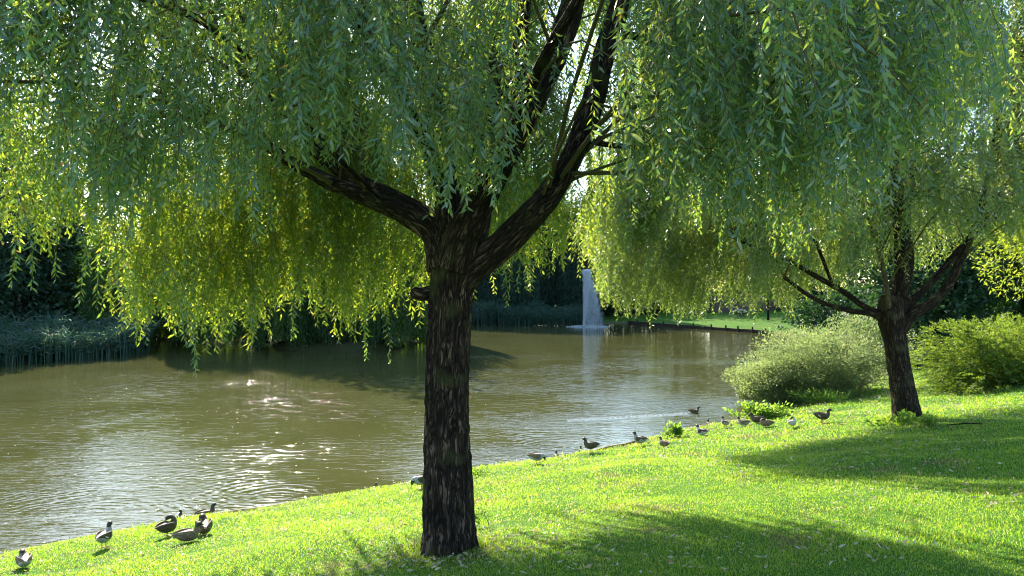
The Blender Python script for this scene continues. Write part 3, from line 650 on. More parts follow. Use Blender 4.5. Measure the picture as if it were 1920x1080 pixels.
tag(mesh_np('fallen_leaves', lv, lf_, M['litter'], smooth=False), 'pale dry leaves and feathers scattered over the lawn', 'leaf litter', kind='stuff')

n = 700
X = r.uniform(-16, 12, n); Y = 12 + 32 * r.uniform(0, 1, n) ** 1.3; D_ = sdist(X, Y); k = D_ < -.3; X, Y = X[k], Y[k]; n = len(X)
az = r.uniform(0, 6.28, n); D = np.stack([np.cos(az), np.sin(az), 0 * az], -1); S = np.stack([-np.sin(az), np.cos(az), 0 * az], -1)
lv, lf_ = leaf_verts(np.stack([X, Y, 0 * X + .006], 1), D, S, r.uniform(.05, .10, n), r.uniform(.02, .035, n), 0 * az + .01, True)
tag(mesh_np('floating_leaves', lv, lf_, M['litter'], smooth=False), 'small pale leaves drifting on the pond surface', 'floating leaves', kind='stuff')

# ------------------------------------------------------------------ shrubs and leafy masses
def lobed_points(n, centre, radii, r, lobes=26, shell=.35, seed=0, floor=None):
    """points through the outer part of an uneven crown made of many lobes"""
    c = np.array(centre, float); R3 = np.array(radii, float)
    dirs = norm(r.normal(0, 1, (lobes, 3))); lc = c + dirs * R3 * r.uniform(.35, .78, (lobes, 1)); lr = r.uniform(.28, .46, lobes)
    k = r.integers(0, lobes, n); u = norm(r.normal(0, 1, (n, 3)))
    rad = (1 - shell * r.uniform(0, 1, n) ** 1.6)
    P = lc[k] + u * (R3 * lr[k][:, None]) * rad[:, None]
    P = P + .12 * R3 * np.stack([vnoise(P * 1.3, seed + i) for i in (1, 2, 3)], -1)
    N_ = norm((P - lc[k]) / R3 * .6 + (P - c) / R3 * .4)
    if floor is not None: P[:, 2] = np.maximum(P[:, 2], floor + r.uniform(0, .25, n))
    return P, N_
def leafy(name, P, N_, size, ratio, m_, parent, r, up=.2, smooth=False, simple_=True, jitter=.8):
    n = len(P)
    D = norm(N_ + r.normal(0, jitter, (n, 3)) + np.array([0, 0, up])); S = norm(np.cross(D, r.normal(0, 1, (n, 3))))
    s = size * r.uniform(.6, 1.4, n)
    V, f = leaf_verts(P, D, S, s, s * ratio, r.uniform(-.1, .3, n), simple_)
    return mesh_np(name, V, f, m_, parent, smooth=smooth)
def stems(base, tips, r, r0, m_, parent, name='stems', kind=True):
    parts = []
    for t in tips:
        s = base + np.array([r.normal(0, .25), r.normal(0, .25), 0]); dd = t - s
        P = [s, s + dd * .4 + np.array([0, 0, .15 * np.linalg.norm(dd)]), t]
        V, f, _ = tube(P, [r0, r0 * .7, r0 * .25], 5, rings=7, cap=False); parts.append((V, f))
    V, f = cat_mesh(parts); o = mesh_np(name, V, f, m_, parent)
    if kind: o['kind'] = 'stuff'
    return o

# round fine-leaved shrub at the water's edge
r = np.random.default_rng(31)
c = np.array([11.0, 26.2, 1.2])
sh = empty('waterside_shrub', (11.2, 26.2, float(height(11.2, 26.2))), 'wide pale green fine-leaved shrub leaning over the water left of the right willow', 'shrub')
P1, N1 = lobed_points(52000, (11.25, 26.2, 1.45), (2.75, 2.2, 1.75), r, 34, .5, 1, .1)
P2, N2 = lobed_points(30000, (9.4, 26.0, .85), (2.1, 1.8, 1.0), r, 24, .5, 2, .05)
P3, N3 = lobed_points(9000, (8.5, 26.1, .5), (1.3, 1.3, .55), r, 14, .5, 2, .05)
leafy('foliage', np.concatenate([P1, P2, P3]), np.concatenate([N1, N2, N3]), .085, .36, M['shrub'], sh, r, .5)
tips = np.concatenate([P1, P2])[r.integers(0, 80000, 260)]
stems(np.array([11.4, 26.5, .2]), tips, r, .02, M['twig'], sh)

# dark yew-like bush on the right
bush = empty('spreading_bush', (14.6, 21.8, float(height(14.6, 21.8))), 'spreading dark bush with bright yellow-green tips at the right edge of the lawn', 'shrub')
P1, N1 = lobed_points(8200, (15.4, 22.0, 1.75), (3.5, 2.0, 1.55), r, 30, .30, 5, 1.0)
Pb = []; Db = []; 
for p_, n_ in zip(P1, N1):      # flat sprays with rows of leaflets
    dr = norm(n_ + r.normal(0, .35, 3) + np.array([0, 0, .25])); side = norm(np.cross(dr, [0, 0, 1.0]) + r.normal(0, .3, 3))
    k = 16; t = np.linspace(0, 1, k)
    q_ = p_ + dr * (t * .27)[:, None] - np.array([0, 0, 1]) * (.12 * t ** 2)[:, None]
    sg = np.where(np.arange(k) % 2, 1, -1)[:, None]
    Pb.append(q_); Db.append(dr * .8 + side * sg)
Pb = np.concatenate(Pb); Db = np.concatenate(Db)
leafy('foliage', Pb, norm(Db), .085, .25, M['yew'], bush, r, .1, jitter=.15)
stems(np.array([14.8, 22.1, 1.0]), P1[:160], r, .03, M['twig'], bush)

def broad_tree(name, base, h_, rad, label, cat, group, m_, n, size, seed, trunk_r=.3, low=.25, bark='bark_far', ratio=.55, lobes=30, simple_=True, lean=0):
    r = np.random.default_rng(seed)
    t = empty(name, tuple(base), label, cat, group)
    V, f, a = tube([base - np.array([0, 0, .2]), base + np.array([lean * .5, 0, h_ * .3]), base + np.array([lean, 0, h_ * .75])], [trunk_r, trunk_r * .8, trunk_r * .3], 12, rings=16, flare=(.2, .5))
    mesh_np('trunk', V, f, M[bark], t, attr=a)
    c_ = base + np.array([lean, 0, h_ * (low + 1) / 2])
    P_, N_ = lobed_points(n, c_, (rad, rad, h_ * (1 - low) / 2 * 1.05), r, lobes, .6, seed)
    leafy('crown', P_, N_, size, ratio, m_, t, r, .0, simple_=simple_)
    return t
# dark tree behind the right willow, pale feathery tree at the right edge
g_ = lambda x, y: np.array([x, y, float(height(x, y))])
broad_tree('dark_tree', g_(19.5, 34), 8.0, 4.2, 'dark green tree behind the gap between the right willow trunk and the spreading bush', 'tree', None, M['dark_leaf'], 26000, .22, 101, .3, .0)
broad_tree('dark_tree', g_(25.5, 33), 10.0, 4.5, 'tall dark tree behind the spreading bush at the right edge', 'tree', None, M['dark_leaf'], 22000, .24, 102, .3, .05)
pt = broad_tree('feathery_tree', g_(17.6, 22.5), 8.0, 3.4, 'light yellow-green feathery tree reaching in from the right edge above the spreading bush', 'tree', None, M['pale_leaf'], 42000, .13, 103, .2, .28, ratio=.35)

# ------------------------------------------------------------------ reeds
def reeds(name, pts, hmin, hmax, seed, label):
    r = np.random.default_rng(seed); n = len(pts)
    hh = r.uniform(hmin, hmax, n) * (.8 + .25 * vnoise(pts * .4, seed)); az = r.uniform(0, 6.28, n); ln = r.uniform(.05, .5, n)
    w = r.uniform(.025, .05, n)
    side = np.stack([-np.sin(az), np.cos(az), 0 * az], -1); dr = np.stack([np.cos(az), np.sin(az), 0 * az], -1)
    rows = []
    for t, ww in ((0, .5), (.4, .9), (.75, .7), (1, .0)):
        c_ = pts + dr * (hh * ln * t ** 2.2)[:, None] + np.array([0, 0, 1]) * (hh * (t - .16 * t ** 3 * ln / .5 * 1.6))[:, None]
        rows += [c_ - side * (w * ww)[:, None], c_ + side * (w * ww)[:, None]]
    V1 = np.stack(rows, 1).reshape(-1, 3); b = (np.arange(n) * 8)[:, None]
    F1 = np.concatenate([b + np.array([0, 1, 3, 2]), b + np.array([2, 3, 5, 4]), b + np.array([4, 5, 7, 6])])
    k = np.repeat(np.arange(n), 5); u = r.uniform(.3, .95, len(k))       # leaves off each stem
    P_ = pts[k] + dr[k] * (hh[k] * ln[k] * u ** 2.2)[:, None] + np.array([0, 0, 1]) * (hh[k] * u * .95)[:, None]
    D_ = norm(np.concatenate([r.normal(0, 1, (len(k), 2)), r.uniform(.0, .9, (len(k), 1))], 1)); S_ = norm(np.cross(D_, r.normal(0, 1, (len(k), 3))))
    lv, lf = leaf_verts(P_, D_, S_, r.uniform(.3, .7, len(k)), np.full(len(k), .05), r.uniform(.1, .5, len(k)))
    V, f = cat_mesh([(V1, F1), (lv, lf)])
    return tag(mesh_np(name, V, f, M['reed'], smooth=False), label, 'reeds', kind='stuff')
r = np.random.default_rng(41)
def band(poly, n, w0, w1, r):
    poly = np.array(poly, float); seg = r.integers(0, len(poly) - 1, n); t = r.random(n)[:, None]
    p_ = poly[seg] * (1 - t) + poly[seg + 1] * t; e = norm(poly[seg + 1] - poly[seg]); nn = np.stack([-e[:, 1], e[:, 0]], -1)
    p_ = p_ + nn * r.uniform(w0, w1, n)[:, None]
    z = height(p_[:, 0], p_[:, 1]); return np.stack([p_[:, 0], p_[:, 1], np.maximum(z, -.1)], 1)
reeds('reeds', band([(-36, 34.5), (-30, 36.5), (-26.5, 40), (-23.5, 45), (-24.5, 50)], 4200, -.5, 4.0, r), 2.0, 3.3, 1, 'tall bluish green reeds in shade standing in the water at the left edge')
reeds('reeds', band([(10.5, 87), (3, 85.5), (-4, 85.5), (-11, 91)], 4200, -3.5, 1.0, r), 2.0, 3.4, 2, 'dense dark reeds along the far bank left of the fountain')

# ------------------------------------------------------------------ island with its willows and bushes
ix, iy = pw(625, 655, 52)[0], 53.0
ang = np.linspace(0, 2 * math.pi, 48, endpoint=False)
rings = []; 
for s_, z_ in ((1.12, -.6), (1.05, .02), (1.0, .28), (.8, .5), (.4, .7)):
    rr_ = s_ * (1 + .06 * np.sin(ang * 5) + .05 * np.sin(ang * 9 + 1))
    rings.append(np.stack([ix + np.cos(ang) * 4.3 * rr_, iy + np.sin(ang) * 2.6 * rr_, np.full(48, z_)], -1))
V = np.concatenate(rings + [np.array([[ix, iy, .75]])]); I = np.arange(5 * 48).reshape(5, 48); J = np.roll(I, -1, 1)
f4 = np.stack([I[:-1], J[:-1], J[1:], I[1:]], -1).reshape(-1, 4); f3 = np.stack([I[-1], J[-1], np.full(48, 240)], -1)
M['earth'] = simple('bank_earth', (.05, .04, .025), .95, .1, 3, (.03, .05, .015), .05)
tag(mesh_np('island', V, [f4, f3], M['earth']), kind='structure')
def far_willow(base, h_, R_, seed, label, n=1500, low=.35, m_='far_willow', leaf=.30, group=None, arc=None):
    r = np.random.default_rng(seed)
    t = empty('willow_tree', tuple(base), label, 'tree', group)
    V, f, a = tube([base - np.array([0, 0, .3]), base + np.array([.2, 0, h_ * .35]), base + np.array([.1, .2, h_ * .8])], [.38, .28, .08], 14, rings=16, flare=(.2, .6))
    mesh_np('trunk', V, f, M['bark_far'], t, attr=a)
    ph = r.uniform(0, 6.283, n)
    if arc: ph = r.uniform(arc[0], arc[1], n)
    q = np.sqrt(r.uniform(.05, 1, n))
    q = np.where(r.random(n) < .5, .85 + .15 * q, q)
    lob = 1 + .22 * np.sin(ph * 5 + seed) + .12 * np.sin(ph * 9 + seed * 2)
    x = base[0] + np.cos(ph) * q * R_ * lob; y = base[1] + np.sin(ph) * q * R_ * lob
    z = base[2] + h_ * (.45 + .55 * np.sqrt(np.clip(1 - q ** 2, 0, 1))) * r.uniform(.8, 1.05, n)
    zl = low + .9 * np.abs(vnoise(np.stack([x * .7, y * .7, 0 * x], -1), seed)) + r.uniform(0, .4, n)
    Ls = np.clip((z - zl) * np.where(r.random(n) < .6, 1, r.uniform(.4, 1, n)), .5, None)
    roots = np.stack([x, y, z], 1)
    lf, tw = strands(roots, norm(np.stack([np.cos(ph), np.sin(ph), 0 * ph], -1)), Ls, .14, leaf, leaf * .30, r, simple_=True, reach=.05, twig_r=.008, spread=.45)
    V, f = cat_mesh([lf]); mesh_np('crown', V, f, M[m_], t, smooth=False)
    return t
far_willow(np.array([pw(497, 650, 55)[0], 54.5, .5]), 12.5, 5.6, 301, 'bright green weeping willow trailing to the water at the left end of the island', 2700, .05)
far_willow(np.array([pw(705, 650, 55)[0], 55, .5]), 13.0, 4.8, 302, 'weeping willow at the right end of the island, its yellow-green curtain touching the pond', 2500, .1)
far_willow(g_(-29.0, 56), 11.0, 5.4, 303, 'weeping willow with a hanging pale curtain between the left reeds and the island', 2200, .15)
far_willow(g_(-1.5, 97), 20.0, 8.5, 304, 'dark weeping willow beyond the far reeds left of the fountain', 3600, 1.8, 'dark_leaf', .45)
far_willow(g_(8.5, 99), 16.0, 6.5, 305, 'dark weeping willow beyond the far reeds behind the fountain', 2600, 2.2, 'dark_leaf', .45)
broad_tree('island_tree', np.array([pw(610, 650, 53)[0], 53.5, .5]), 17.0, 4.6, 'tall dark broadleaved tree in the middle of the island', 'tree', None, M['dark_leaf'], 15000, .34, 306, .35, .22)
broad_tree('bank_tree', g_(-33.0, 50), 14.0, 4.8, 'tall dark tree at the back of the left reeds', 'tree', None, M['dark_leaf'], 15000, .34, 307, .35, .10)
r = np.random.default_rng(43)
for (px, dx, w_, h_, lab) in ((560, 0, 1.9, 2.0, 'dark rounded bush at the left half of the island bank'), (650, 0, 2.1, 2.6, 'taller dark bush in the middle of the island bank'), (710, 0, 1.3, 1.5, 'low dark bush at the right end of the island bank')):
    b0 = np.array([pw(px, 650, 52.5)[0], 52.3, .35])
    e_ = empty('island_bush', tuple(b0), lab, 'shrub', 'bushes on the island')
    P_, N_ = lobed_points(5200, b0 + np.array([0, 0, h_ * .45]), (w_, 1.3, h_ * .55), r, 22, .5, px, .2)
    leafy('foliage', P_, N_, .20, .6, M['dark_leaf'], e_, r)
    stems(b0, P_[:24], r, .03, M['bark_far'], e_)

# ------------------------------------------------------------------ wood beyond the pond (reads as one mass) and some trees of its own
r = np.random.default_rng(51)
Ps, Ns = [], []; trunks = []
wood = [(-47, 55, 13, 7), (-40, 62, 12, 6), (-55, 48, 13, 8), (-33, 76, 12, 6), (-25, 92, 14, 7), (-38, 90, 15, 8), (-14, 104, 14, 7), (-48, 75, 14, 8), (-62, 60, 15, 9), (16, 112, 15, 7),
        (26, 116, 14, 7), (36, 112, 14, 7), (46, 106, 15, 8), (54, 95, 14, 8), (-4, 112, 15, 7), (6, 114, 15, 7), (48, 78, 13, 7), (43, 66, 12, 6), (36, 52, 11, 6), (60, 84, 15, 8), (-58, 34, 13, 8), (-66, 45, 14, 8), (30, 42, 8, 4), (-22, 108, 15, 8), (66, 66, 14, 8)]
wood += [(-30, 88, 25, 8), (-48, 66, 23, 8), (-38, 56, 18, 6), (-60, 80, 27, 10), (-44, 100, 28, 10), (-56, 52, 22, 8), (-3, 108, 24, 8), (3, 118, 25, 8), (-70, 70, 28, 10), (24, 110, 22, 8), (34, 118, 25, 9), (45, 112, 25, 9), (56, 104, 25, 9), (52, 86, 20, 8), (41, 74, 17, 6), (38, 58, 15, 6), (-36, 108, 28, 9), (66, 90, 25, 10), (-17, 116, 15, 7), (-25, 112, 14, 7), (13, 118, 15, 7)]
for k, (x, y, h_, rd) in enumerate(wood):
    z0 = float(height(x, y)); 
    p_, n_ = lobed_points(7000, (x, y, z0 + h_ * .5), (rd, rd * .8, h_ * .52), r, 34, .35, k, z0 + .3)
    Ps.append(p_); Ns.append(n_)
    V, f, _ = tube([(x, y, z0 - .3), (x + r.normal(0, .4), y, z0 + h_ * .3), (x, y, z0 + h_ * .8)], [.45, .35, .12], 9, rings=8, cap=False); trunks.append((V, f))
P_ = np.concatenate(Ps); N_ = np.concatenate(Ns)
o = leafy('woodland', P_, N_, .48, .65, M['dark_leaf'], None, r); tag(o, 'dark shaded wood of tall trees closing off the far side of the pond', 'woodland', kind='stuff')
V, f = cat_mesh(trunks)
tk = mesh_np('woodland_trunks', V, f, M['bark_far'], o)
tk.name = 'trunks'; tk['kind'] = 'stuff'
# understorey along the far side so that no bare horizon shows
Ps, Ns = [], []
for (x, y) in [(-34, 50), (-30, 62), (-37, 44), (-31, 78), (-20, 96), (-10, 100), (18, 104), (24, 106), (31, 104), (38, 98), (40, 88), (42, 76), (28, 66), (29, 56), (25, 46), (20, 38), (34, 60), (35, 74), (0, 104), (8, 105), (-3, 101), (44, 98), (-14, 99), (-24, 92), (-28, 86), (-18, 103), (-7, 104), (-33, 72), (-36, 64), (13, 102), (21, 108), (27, 110), (34, 110), (-40, 40), (-46, 36), (-50, 30)]:
    z0 = float(height(x, y)); p_, n_ = lobed_points(2600, (x, y, z0 + 1.5), (4.4, 2.6, 2.4), r, 20, .4, int(x + 99), z0 + .05); Ps.append(p_); Ns.append(n_)
o = leafy('undergrowth', np.concatenate(Ps), np.concatenate(Ns), .34, .6, M['dark_leaf'], None, r); tag(o, 'low dark bushes under the trees round the far bank', 'undergrowth', kind='stuff')

# far right lawn: sheet piling with posts, young trees, wall, flowering shrub
M['timber'] = simple('old_timber', (.06, .045, .03), .9, .2, 6, (.03, .025, .02), .01)
M['pale_timber'] = simple('weathered_edging', (.30, .26, .19), .9, .2, 9, (.16, .14, .10), .01)
def edging(pts, hz, th, m_, label, posts, off=0):
    pts = np.array(pts, float); e_ = empty('bank_edging', (pts[0][0], pts[0][1], 0), label, 'edging')
    C = catmull(np.concatenate([pts, np.zeros((len(pts), 1))], 1), len(pts) * 6)[:, :2]
    T = norm(np.gradient(C, axis=0)); Nn = np.stack([-T[:, 1], T[:, 0]], -1); k = len(C)
    wob = .012 * np.sin(np.arange(k) * 1.9)
    A = [np.concatenate([C + Nn * (off + o_), np.full((k, 1), z_) + (wob[:, None] if z_ > 0 else 0)], 1) for o_, z_ in ((0, -.5), (0, hz), (th, hz), (th, -.5))]
    V = np.stack(A, 1).reshape(-1, 3); b = np.arange(k - 1)[:, None] * 4
    f = np.concatenate([b + np.array([i, (i + 1) % 4, 4 + (i + 1) % 4, 4 + i]) for i in range(4)])
    mesh_np('board', V, [f, np.array([[0, 1, 2, 3], [4 * k - 1, 4 * k - 2, 4 * k - 3, 4 * k - 4]])], m_, e_, smooth=False)
    for (x, y) in posts:
        V, f, _ = tube([(x, y, -.6), (x, y, hz + .18), (x, y, hz + .24)], [.085, .085, .05], 9, rings=8)
        mesh_np('post', V, f, M['timber'], e_)
    return e_
fe = [(24.0, 68.5), (21.4, 74), (18.8, 79.5), (16.5, 85), (14.2, 91)]
pp = [(np.interp(t, [0, 1], [23.8, 14.4]) - .12 - .4 * math.sin(t * 3.1), np.interp(t, [0, 1], [68.6, 90.6])) for t in (.02, .09, .17, .24, .33, .45, .56, .68, .8, .92)]
edging(fe, .30, .12, M['timber'], 'dark timber edging with short posts along the far sunlit lawn', [(x, y) for x, y in pp])
ne = [(x, y) for x, y in near[3:12]]
ne = [(x - .10 + .05 * math.sin(k * 2.2), y + .12) for k, (x, y) in enumerate(ne)]
edging(ne, .085, .045, M['pale_timber'], 'narrow pale timber edging where the near lawn meets the water', [], .0)
def young_tree(x, y, h_, lab, seed, leafn=2500):
    return broad_tree('young_tree', g_(x, y), h_, 1.5, lab, 'tree', 'young trees on the far lawn', M['far_willow'], leafn, .2, seed, .14, .42)
young_tree(*pw(1440, 600, 84)[:2], 5.5, 'thin dark-stemmed young tree on the far sunlit lawn right of the fountain', 401)
young_tree(*pw(1230, 600, 97)[:2], 6, 'young tree at the back of the far lawn just right of the fountain', 402)
fs = empty('flowering_shrub', tuple(g_(*pw(1392, 590, 90)[:2])), 'small shrub with white flowers on the far lawn', 'shrub')
b0 = np.array(fs.location)
P_, N_ = lobed_points(1500, b0 + np.array([0, 0, .6]), (1.1, .8, .55), r, 12, .5, 3)
leafy('foliage', P_, N_, .14, .5, M['far_willow'], fs, r)
M['white_petal'] = simple('white_petal', (.8, .8, .74), .6, .3, trans=.3)
leafy('blossom', P_[:260] + N_[:260] * .1, N_[:260], .16, .8, M['white_petal'], fs, r)
# brick garden wall with window far behind the lawn
m, nt, N, L, out = mat('brick')
tcx = N.new('ShaderNodeTexCoord'); mpx = N.new('ShaderNodeMapping'); mpx.inputs['Rotation'].default_value = (R(90), 0, 0); L.new(tcx.outputs['Object'], mpx.inputs[0])
br = N.new('ShaderNodeTexBrick'); br.inputs['Scale'].default_value = 3.5; br.inputs['Color1'].default_value = (.16, .09, .07, 1); br.inputs['Color2'].default_value = (.10, .065, .05, 1); br.inputs['Mortar'].default_value = (.2, .18, .16, 1)
L.new(mpx.outputs[0], br.inputs[0]); p = N.new('ShaderNodeBsdfPrincipled'); p.inputs['Roughness'].default_value = .9; L.new(br.outputs[0], p.inputs['Base Color']); L.new(p.outputs[0], out.inputs[0]); M['brick'] = m
def box(name, x0, x1, y0, y1, z0, z1, m_, parent, bev=0):
    bm = bmesh.new(); bmesh.ops.create_cube(bm, size=1)
    for v in bm.verts: v.co = Vector(((x0 + x1) / 2 + v.co.x * (x1 - x0), (y0 + y1) / 2 + v.co.y * (y1 - y0), (z0 + z1) / 2 + v.co.z * (z1 - z0)))
    if bev: bmesh.ops.bevel(bm, geom=bm.edges[:], offset=bev, segments=2, affect='EDGES')
    me = bpy.data.meshes.new(name); bm.to_mesh(me); bm.free(); me.materials.append(m_)
    o = bpy.data.objects.new(name, me); COL.objects.link(o)
    if parent: o.parent = parent; me.transform(parent_inv(parent))
    return o
wz = float(height(36, 101.5))
bw = empty('brick_outbuilding', (37, 101, wz), 'low dark brick outbuilding with a white window at the back of the far lawn', 'building')
M['white_paint'] = simple('white_paint', (.75, .75, .72), .5, .4); M['glass'] = simple('window_glass', (.03, .035, .04), .08, .6)
M['roof'] = simple('roof_felt', (.05, .045, .045), .9, .2, 5)
box('wall', 27.5, 45, 101, 104, wz - .3, wz + 2.3, M['brick'], bw, .01); box('roof', 27.2, 45.3, 100.7, 104.3, wz + 2.3, wz + 2.5, M['roof'], bw, .02)
for x in (36.0, 40.5):
    w_ = box('window', x, x + 1.5, 100.93, 100.997, wz + .5, wz + 1.9, M['white_paint'], bw, .01)
    for q0, q1 in ((.12, .70), (.80, 1.38)):
        o = box('pane', x + q0, x + q1, 100.90, 100.927, wz + .62, wz + 1.78, M['glass'], bw); o.parent = w_; o.matrix_parent_inverse.identity(); o.location = (0, 0, 0)

# ------------------------------------------------------------------ fountain
r = np.random.default_rng(61)
fb = pw(1095, 613, 82); fx, fy = fb[0], 82.0
ft = empty('fountain', (fx, fy, 0), 'tall white fountain jet falling to the right, rising from the far side of the pond', 'fountain')
M['spray'] = simple('water_spray', (.92, .95, .98), .2, .6, trans=.55)
def drops(P_, s):
    n = len(P_); o6 = np.array([(1, 0, 0), (-1, 0, 0), (0, 1, 0), (0, -1, 0), (0, 0, 1), (0, 0, -1)], float)
    V = (P_[:, None] + o6[None] * s[:, None, None] * np.array([.7, .7, 1.5])).reshape(-1, 3)
    f = np.array([(0, 2, 4), (2, 1, 4), (1, 3, 4), (3, 0, 4), (2, 0, 5), (1, 2, 5), (3, 1, 5), (0, 3, 5)])
    return V, ((np.arange(n) * 6)[:, None, None] + f[None]).reshape(-1, 3)
n = 11000; t = r.uniform(0, 1, n) ** .8; H = 6.3
P_ = np.stack([fx + .35 * t + r.normal(0, 1, n) * (.05 + .15 * t ** 1.5), fy + r.normal(0, 1, n) * (.05 + .22 * t ** 1.5), H * t], 1)
V, f = drops(P_, r.uniform(.022, .050, n)); mesh_np('jet', V, f, M['spray'], ft)
n = 15000; t = r.uniform(0, 1, n); k = r.uniform(0, 1, n) ** 1.2
P_ = np.stack([fx + .12 + 1.9 * t * k + np.abs(r.normal(0, .14, n)), fy + r.normal(0, .45, n) * (0.4 + t), np.clip(H * (.85 + .12 * k) * (1 - t ** 2) * r.uniform(.8, 1, n), .02, None)], 1)
keep = vnoise(P_ * np.array([1.6, 1.6, .55]) + 3, 88) + .45 * vnoise(P_ * np.array([4.5, 4.5, 1.2]), 89) > r.uniform(-.75, .35, n)
P_ = P_[keep] + r.normal(0, .05, (keep.sum(), 3)); P_[:, 2] = np.maximum(P_[:, 2], .02); n = len(P_)
V, f = drops(P_, r.uniform(.014, .034, n)); mesh_np('falling_spray', V, f, M['spray'], ft)
n = 1000; a = r.uniform(0, 6.28, n); q = np.sqrt(r.uniform(0, 1, n)) * (1 + .15 * np.sin(3 * a))
P_ = np.stack([fx + .5 + np.cos(a) * q * 2.3, fy + np.sin(a) * q * 1.8, np.abs(r.normal(0, .16, n)) * np.clip(1.15 - q, .1, 1) + .01], 1)
V, f = drops(P_, r.uniform(.012, .034, n)); mesh_np('splash_ring', V, f, M['spray'], ft)
V, f, _ = tube([(fx, fy, -.4), (fx, fy, .05), (fx, fy, .16)], [.18, .15, .06], 12, rings=8); mesh_np('nozzle', V, f, M['timber'], ft)

# ------------------------------------------------------------------ ducks
def feather_mat(name, c1, c2, c3, scale):
    m, nt, N, L, out = mat(name)
    tc = N.new('ShaderNodeTexCoord'); mp = N.new('ShaderNodeMapping'); mp.inputs['Scale'].default_value = (1, 1.6, 1.6); L.new(tc.outputs['Object'], mp.inputs[0])
    v = N.new('ShaderNodeTexVoronoi'); v.inputs['Scale'].default_value = scale; L.new(mp.outputs[0], v.inputs[0])
    n = N.new('ShaderNodeTexNoise'); n.inputs['Scale'].default_value = scale * .35; n.inputs['Detail'].default_value = 4; L.new(mp.outputs[0], n.inputs[0])
    rr = ramp(nt, [(.05, c1), (.35, c2), (.6, c3)]); ad = N.new('ShaderNodeMath'); ad.operation = 'MULTIPLY_ADD'
    L.new(v.outputs['Distance'], ad.inputs[0]); ad.inputs[1].default_value = .6; 
    sb = N.new('ShaderNodeMath'); sb.operation = 'SUBTRACT'; sb.inputs[1].default_value = .3; L.new(n.outputs[0], sb.inputs[0]); L.new(sb.outputs[0], ad.inputs[2])
    L.new(ad.outputs[0], rr.inputs[0]); p = N.new('ShaderNodeBsdfPrincipled'); p.inputs['Roughness'].default_value = .6; p.inputs['Specular IOR Level'].default_value = .3
    L.new(rr.outputs[0], p.inputs['Base Color']); L.new(p.outputs[0], out.inputs[0]); return m
M['brown_feather'] = feather_mat('brown_feather', (.035, .022, .014), (.12, .08, .05), (.26, .19, .13), 55)
M['dark_feather'] = feather_mat('dark_feather', (.018, .013, .010), (.055, .038, .026), (.12, .09, .06), 55)
M['grey_feather'] = feather_mat('grey_feather', (.12, .11, .10), (.28, .26, .24), (.46, .44, .41), 50)
M['pale_feather'] = feather_mat('pale_feather', (.30, .27, .24), (.50, .48, .45), (.66, .64, .61), 50)
M['head_dark'] = simple('dark_head_feather', (.03, .028, .02), .5, .4, 40, (.05, .04, .025))
M['white_band'] = simple('white_wing_band', (.7, .7, .72), .6, .3)
M['bill'] = simple('duck_bill', (.22, .17, .05), .4, .5)
M['leg'] = simple('orange_leg', (.50, .17, .03), .6, .4)
M['eye'] = simple('dark_eye', (.01, .01, .01), .1, .8)
def loft(S, sides=18, rings=40):
    """S rows: x, y, z, half width, half height"""
    Q = catmull(S, rings); C = Q[:, :3]; w = np.maximum(Q[:, 3], .002); h_ = np.maximum(Q[:, 4], .002)
    T = norm(np.gradient(C, axis=0)); 
    side = []; s0 = np.array([0, 1.0, 0])
    for t in T: s0 = norm(s0 - t * (s0 @ t)); side.append(s0)
    side = np.array(side); U = np.cross(T, side)
    a = np.linspace(0, 2 * math.pi, sides, endpoint=False)
    V = C[:, None] + side[:, None] * (np.cos(a)[None] * w[:, None])[..., None] + U[:, None] * (np.sin(a)[None] * h_[:, None])[..., None]
    I = np.arange(rings * sides).reshape(rings, sides); J = np.roll(I, -1, 1)
    V = np.concatenate([V.reshape(-1, 3), C[:1], C[-1:]])
    return V, [np.stack([I[:-1], I[1:], J[1:], J[:-1]], -1).reshape(-1, 4), np.concatenate([np.stack([I[0], J[0], np.full(sides, rings * sides)], -1), np.stack([J[-1], I[-1], np.full(sides, rings * sides + 1)], -1)])]
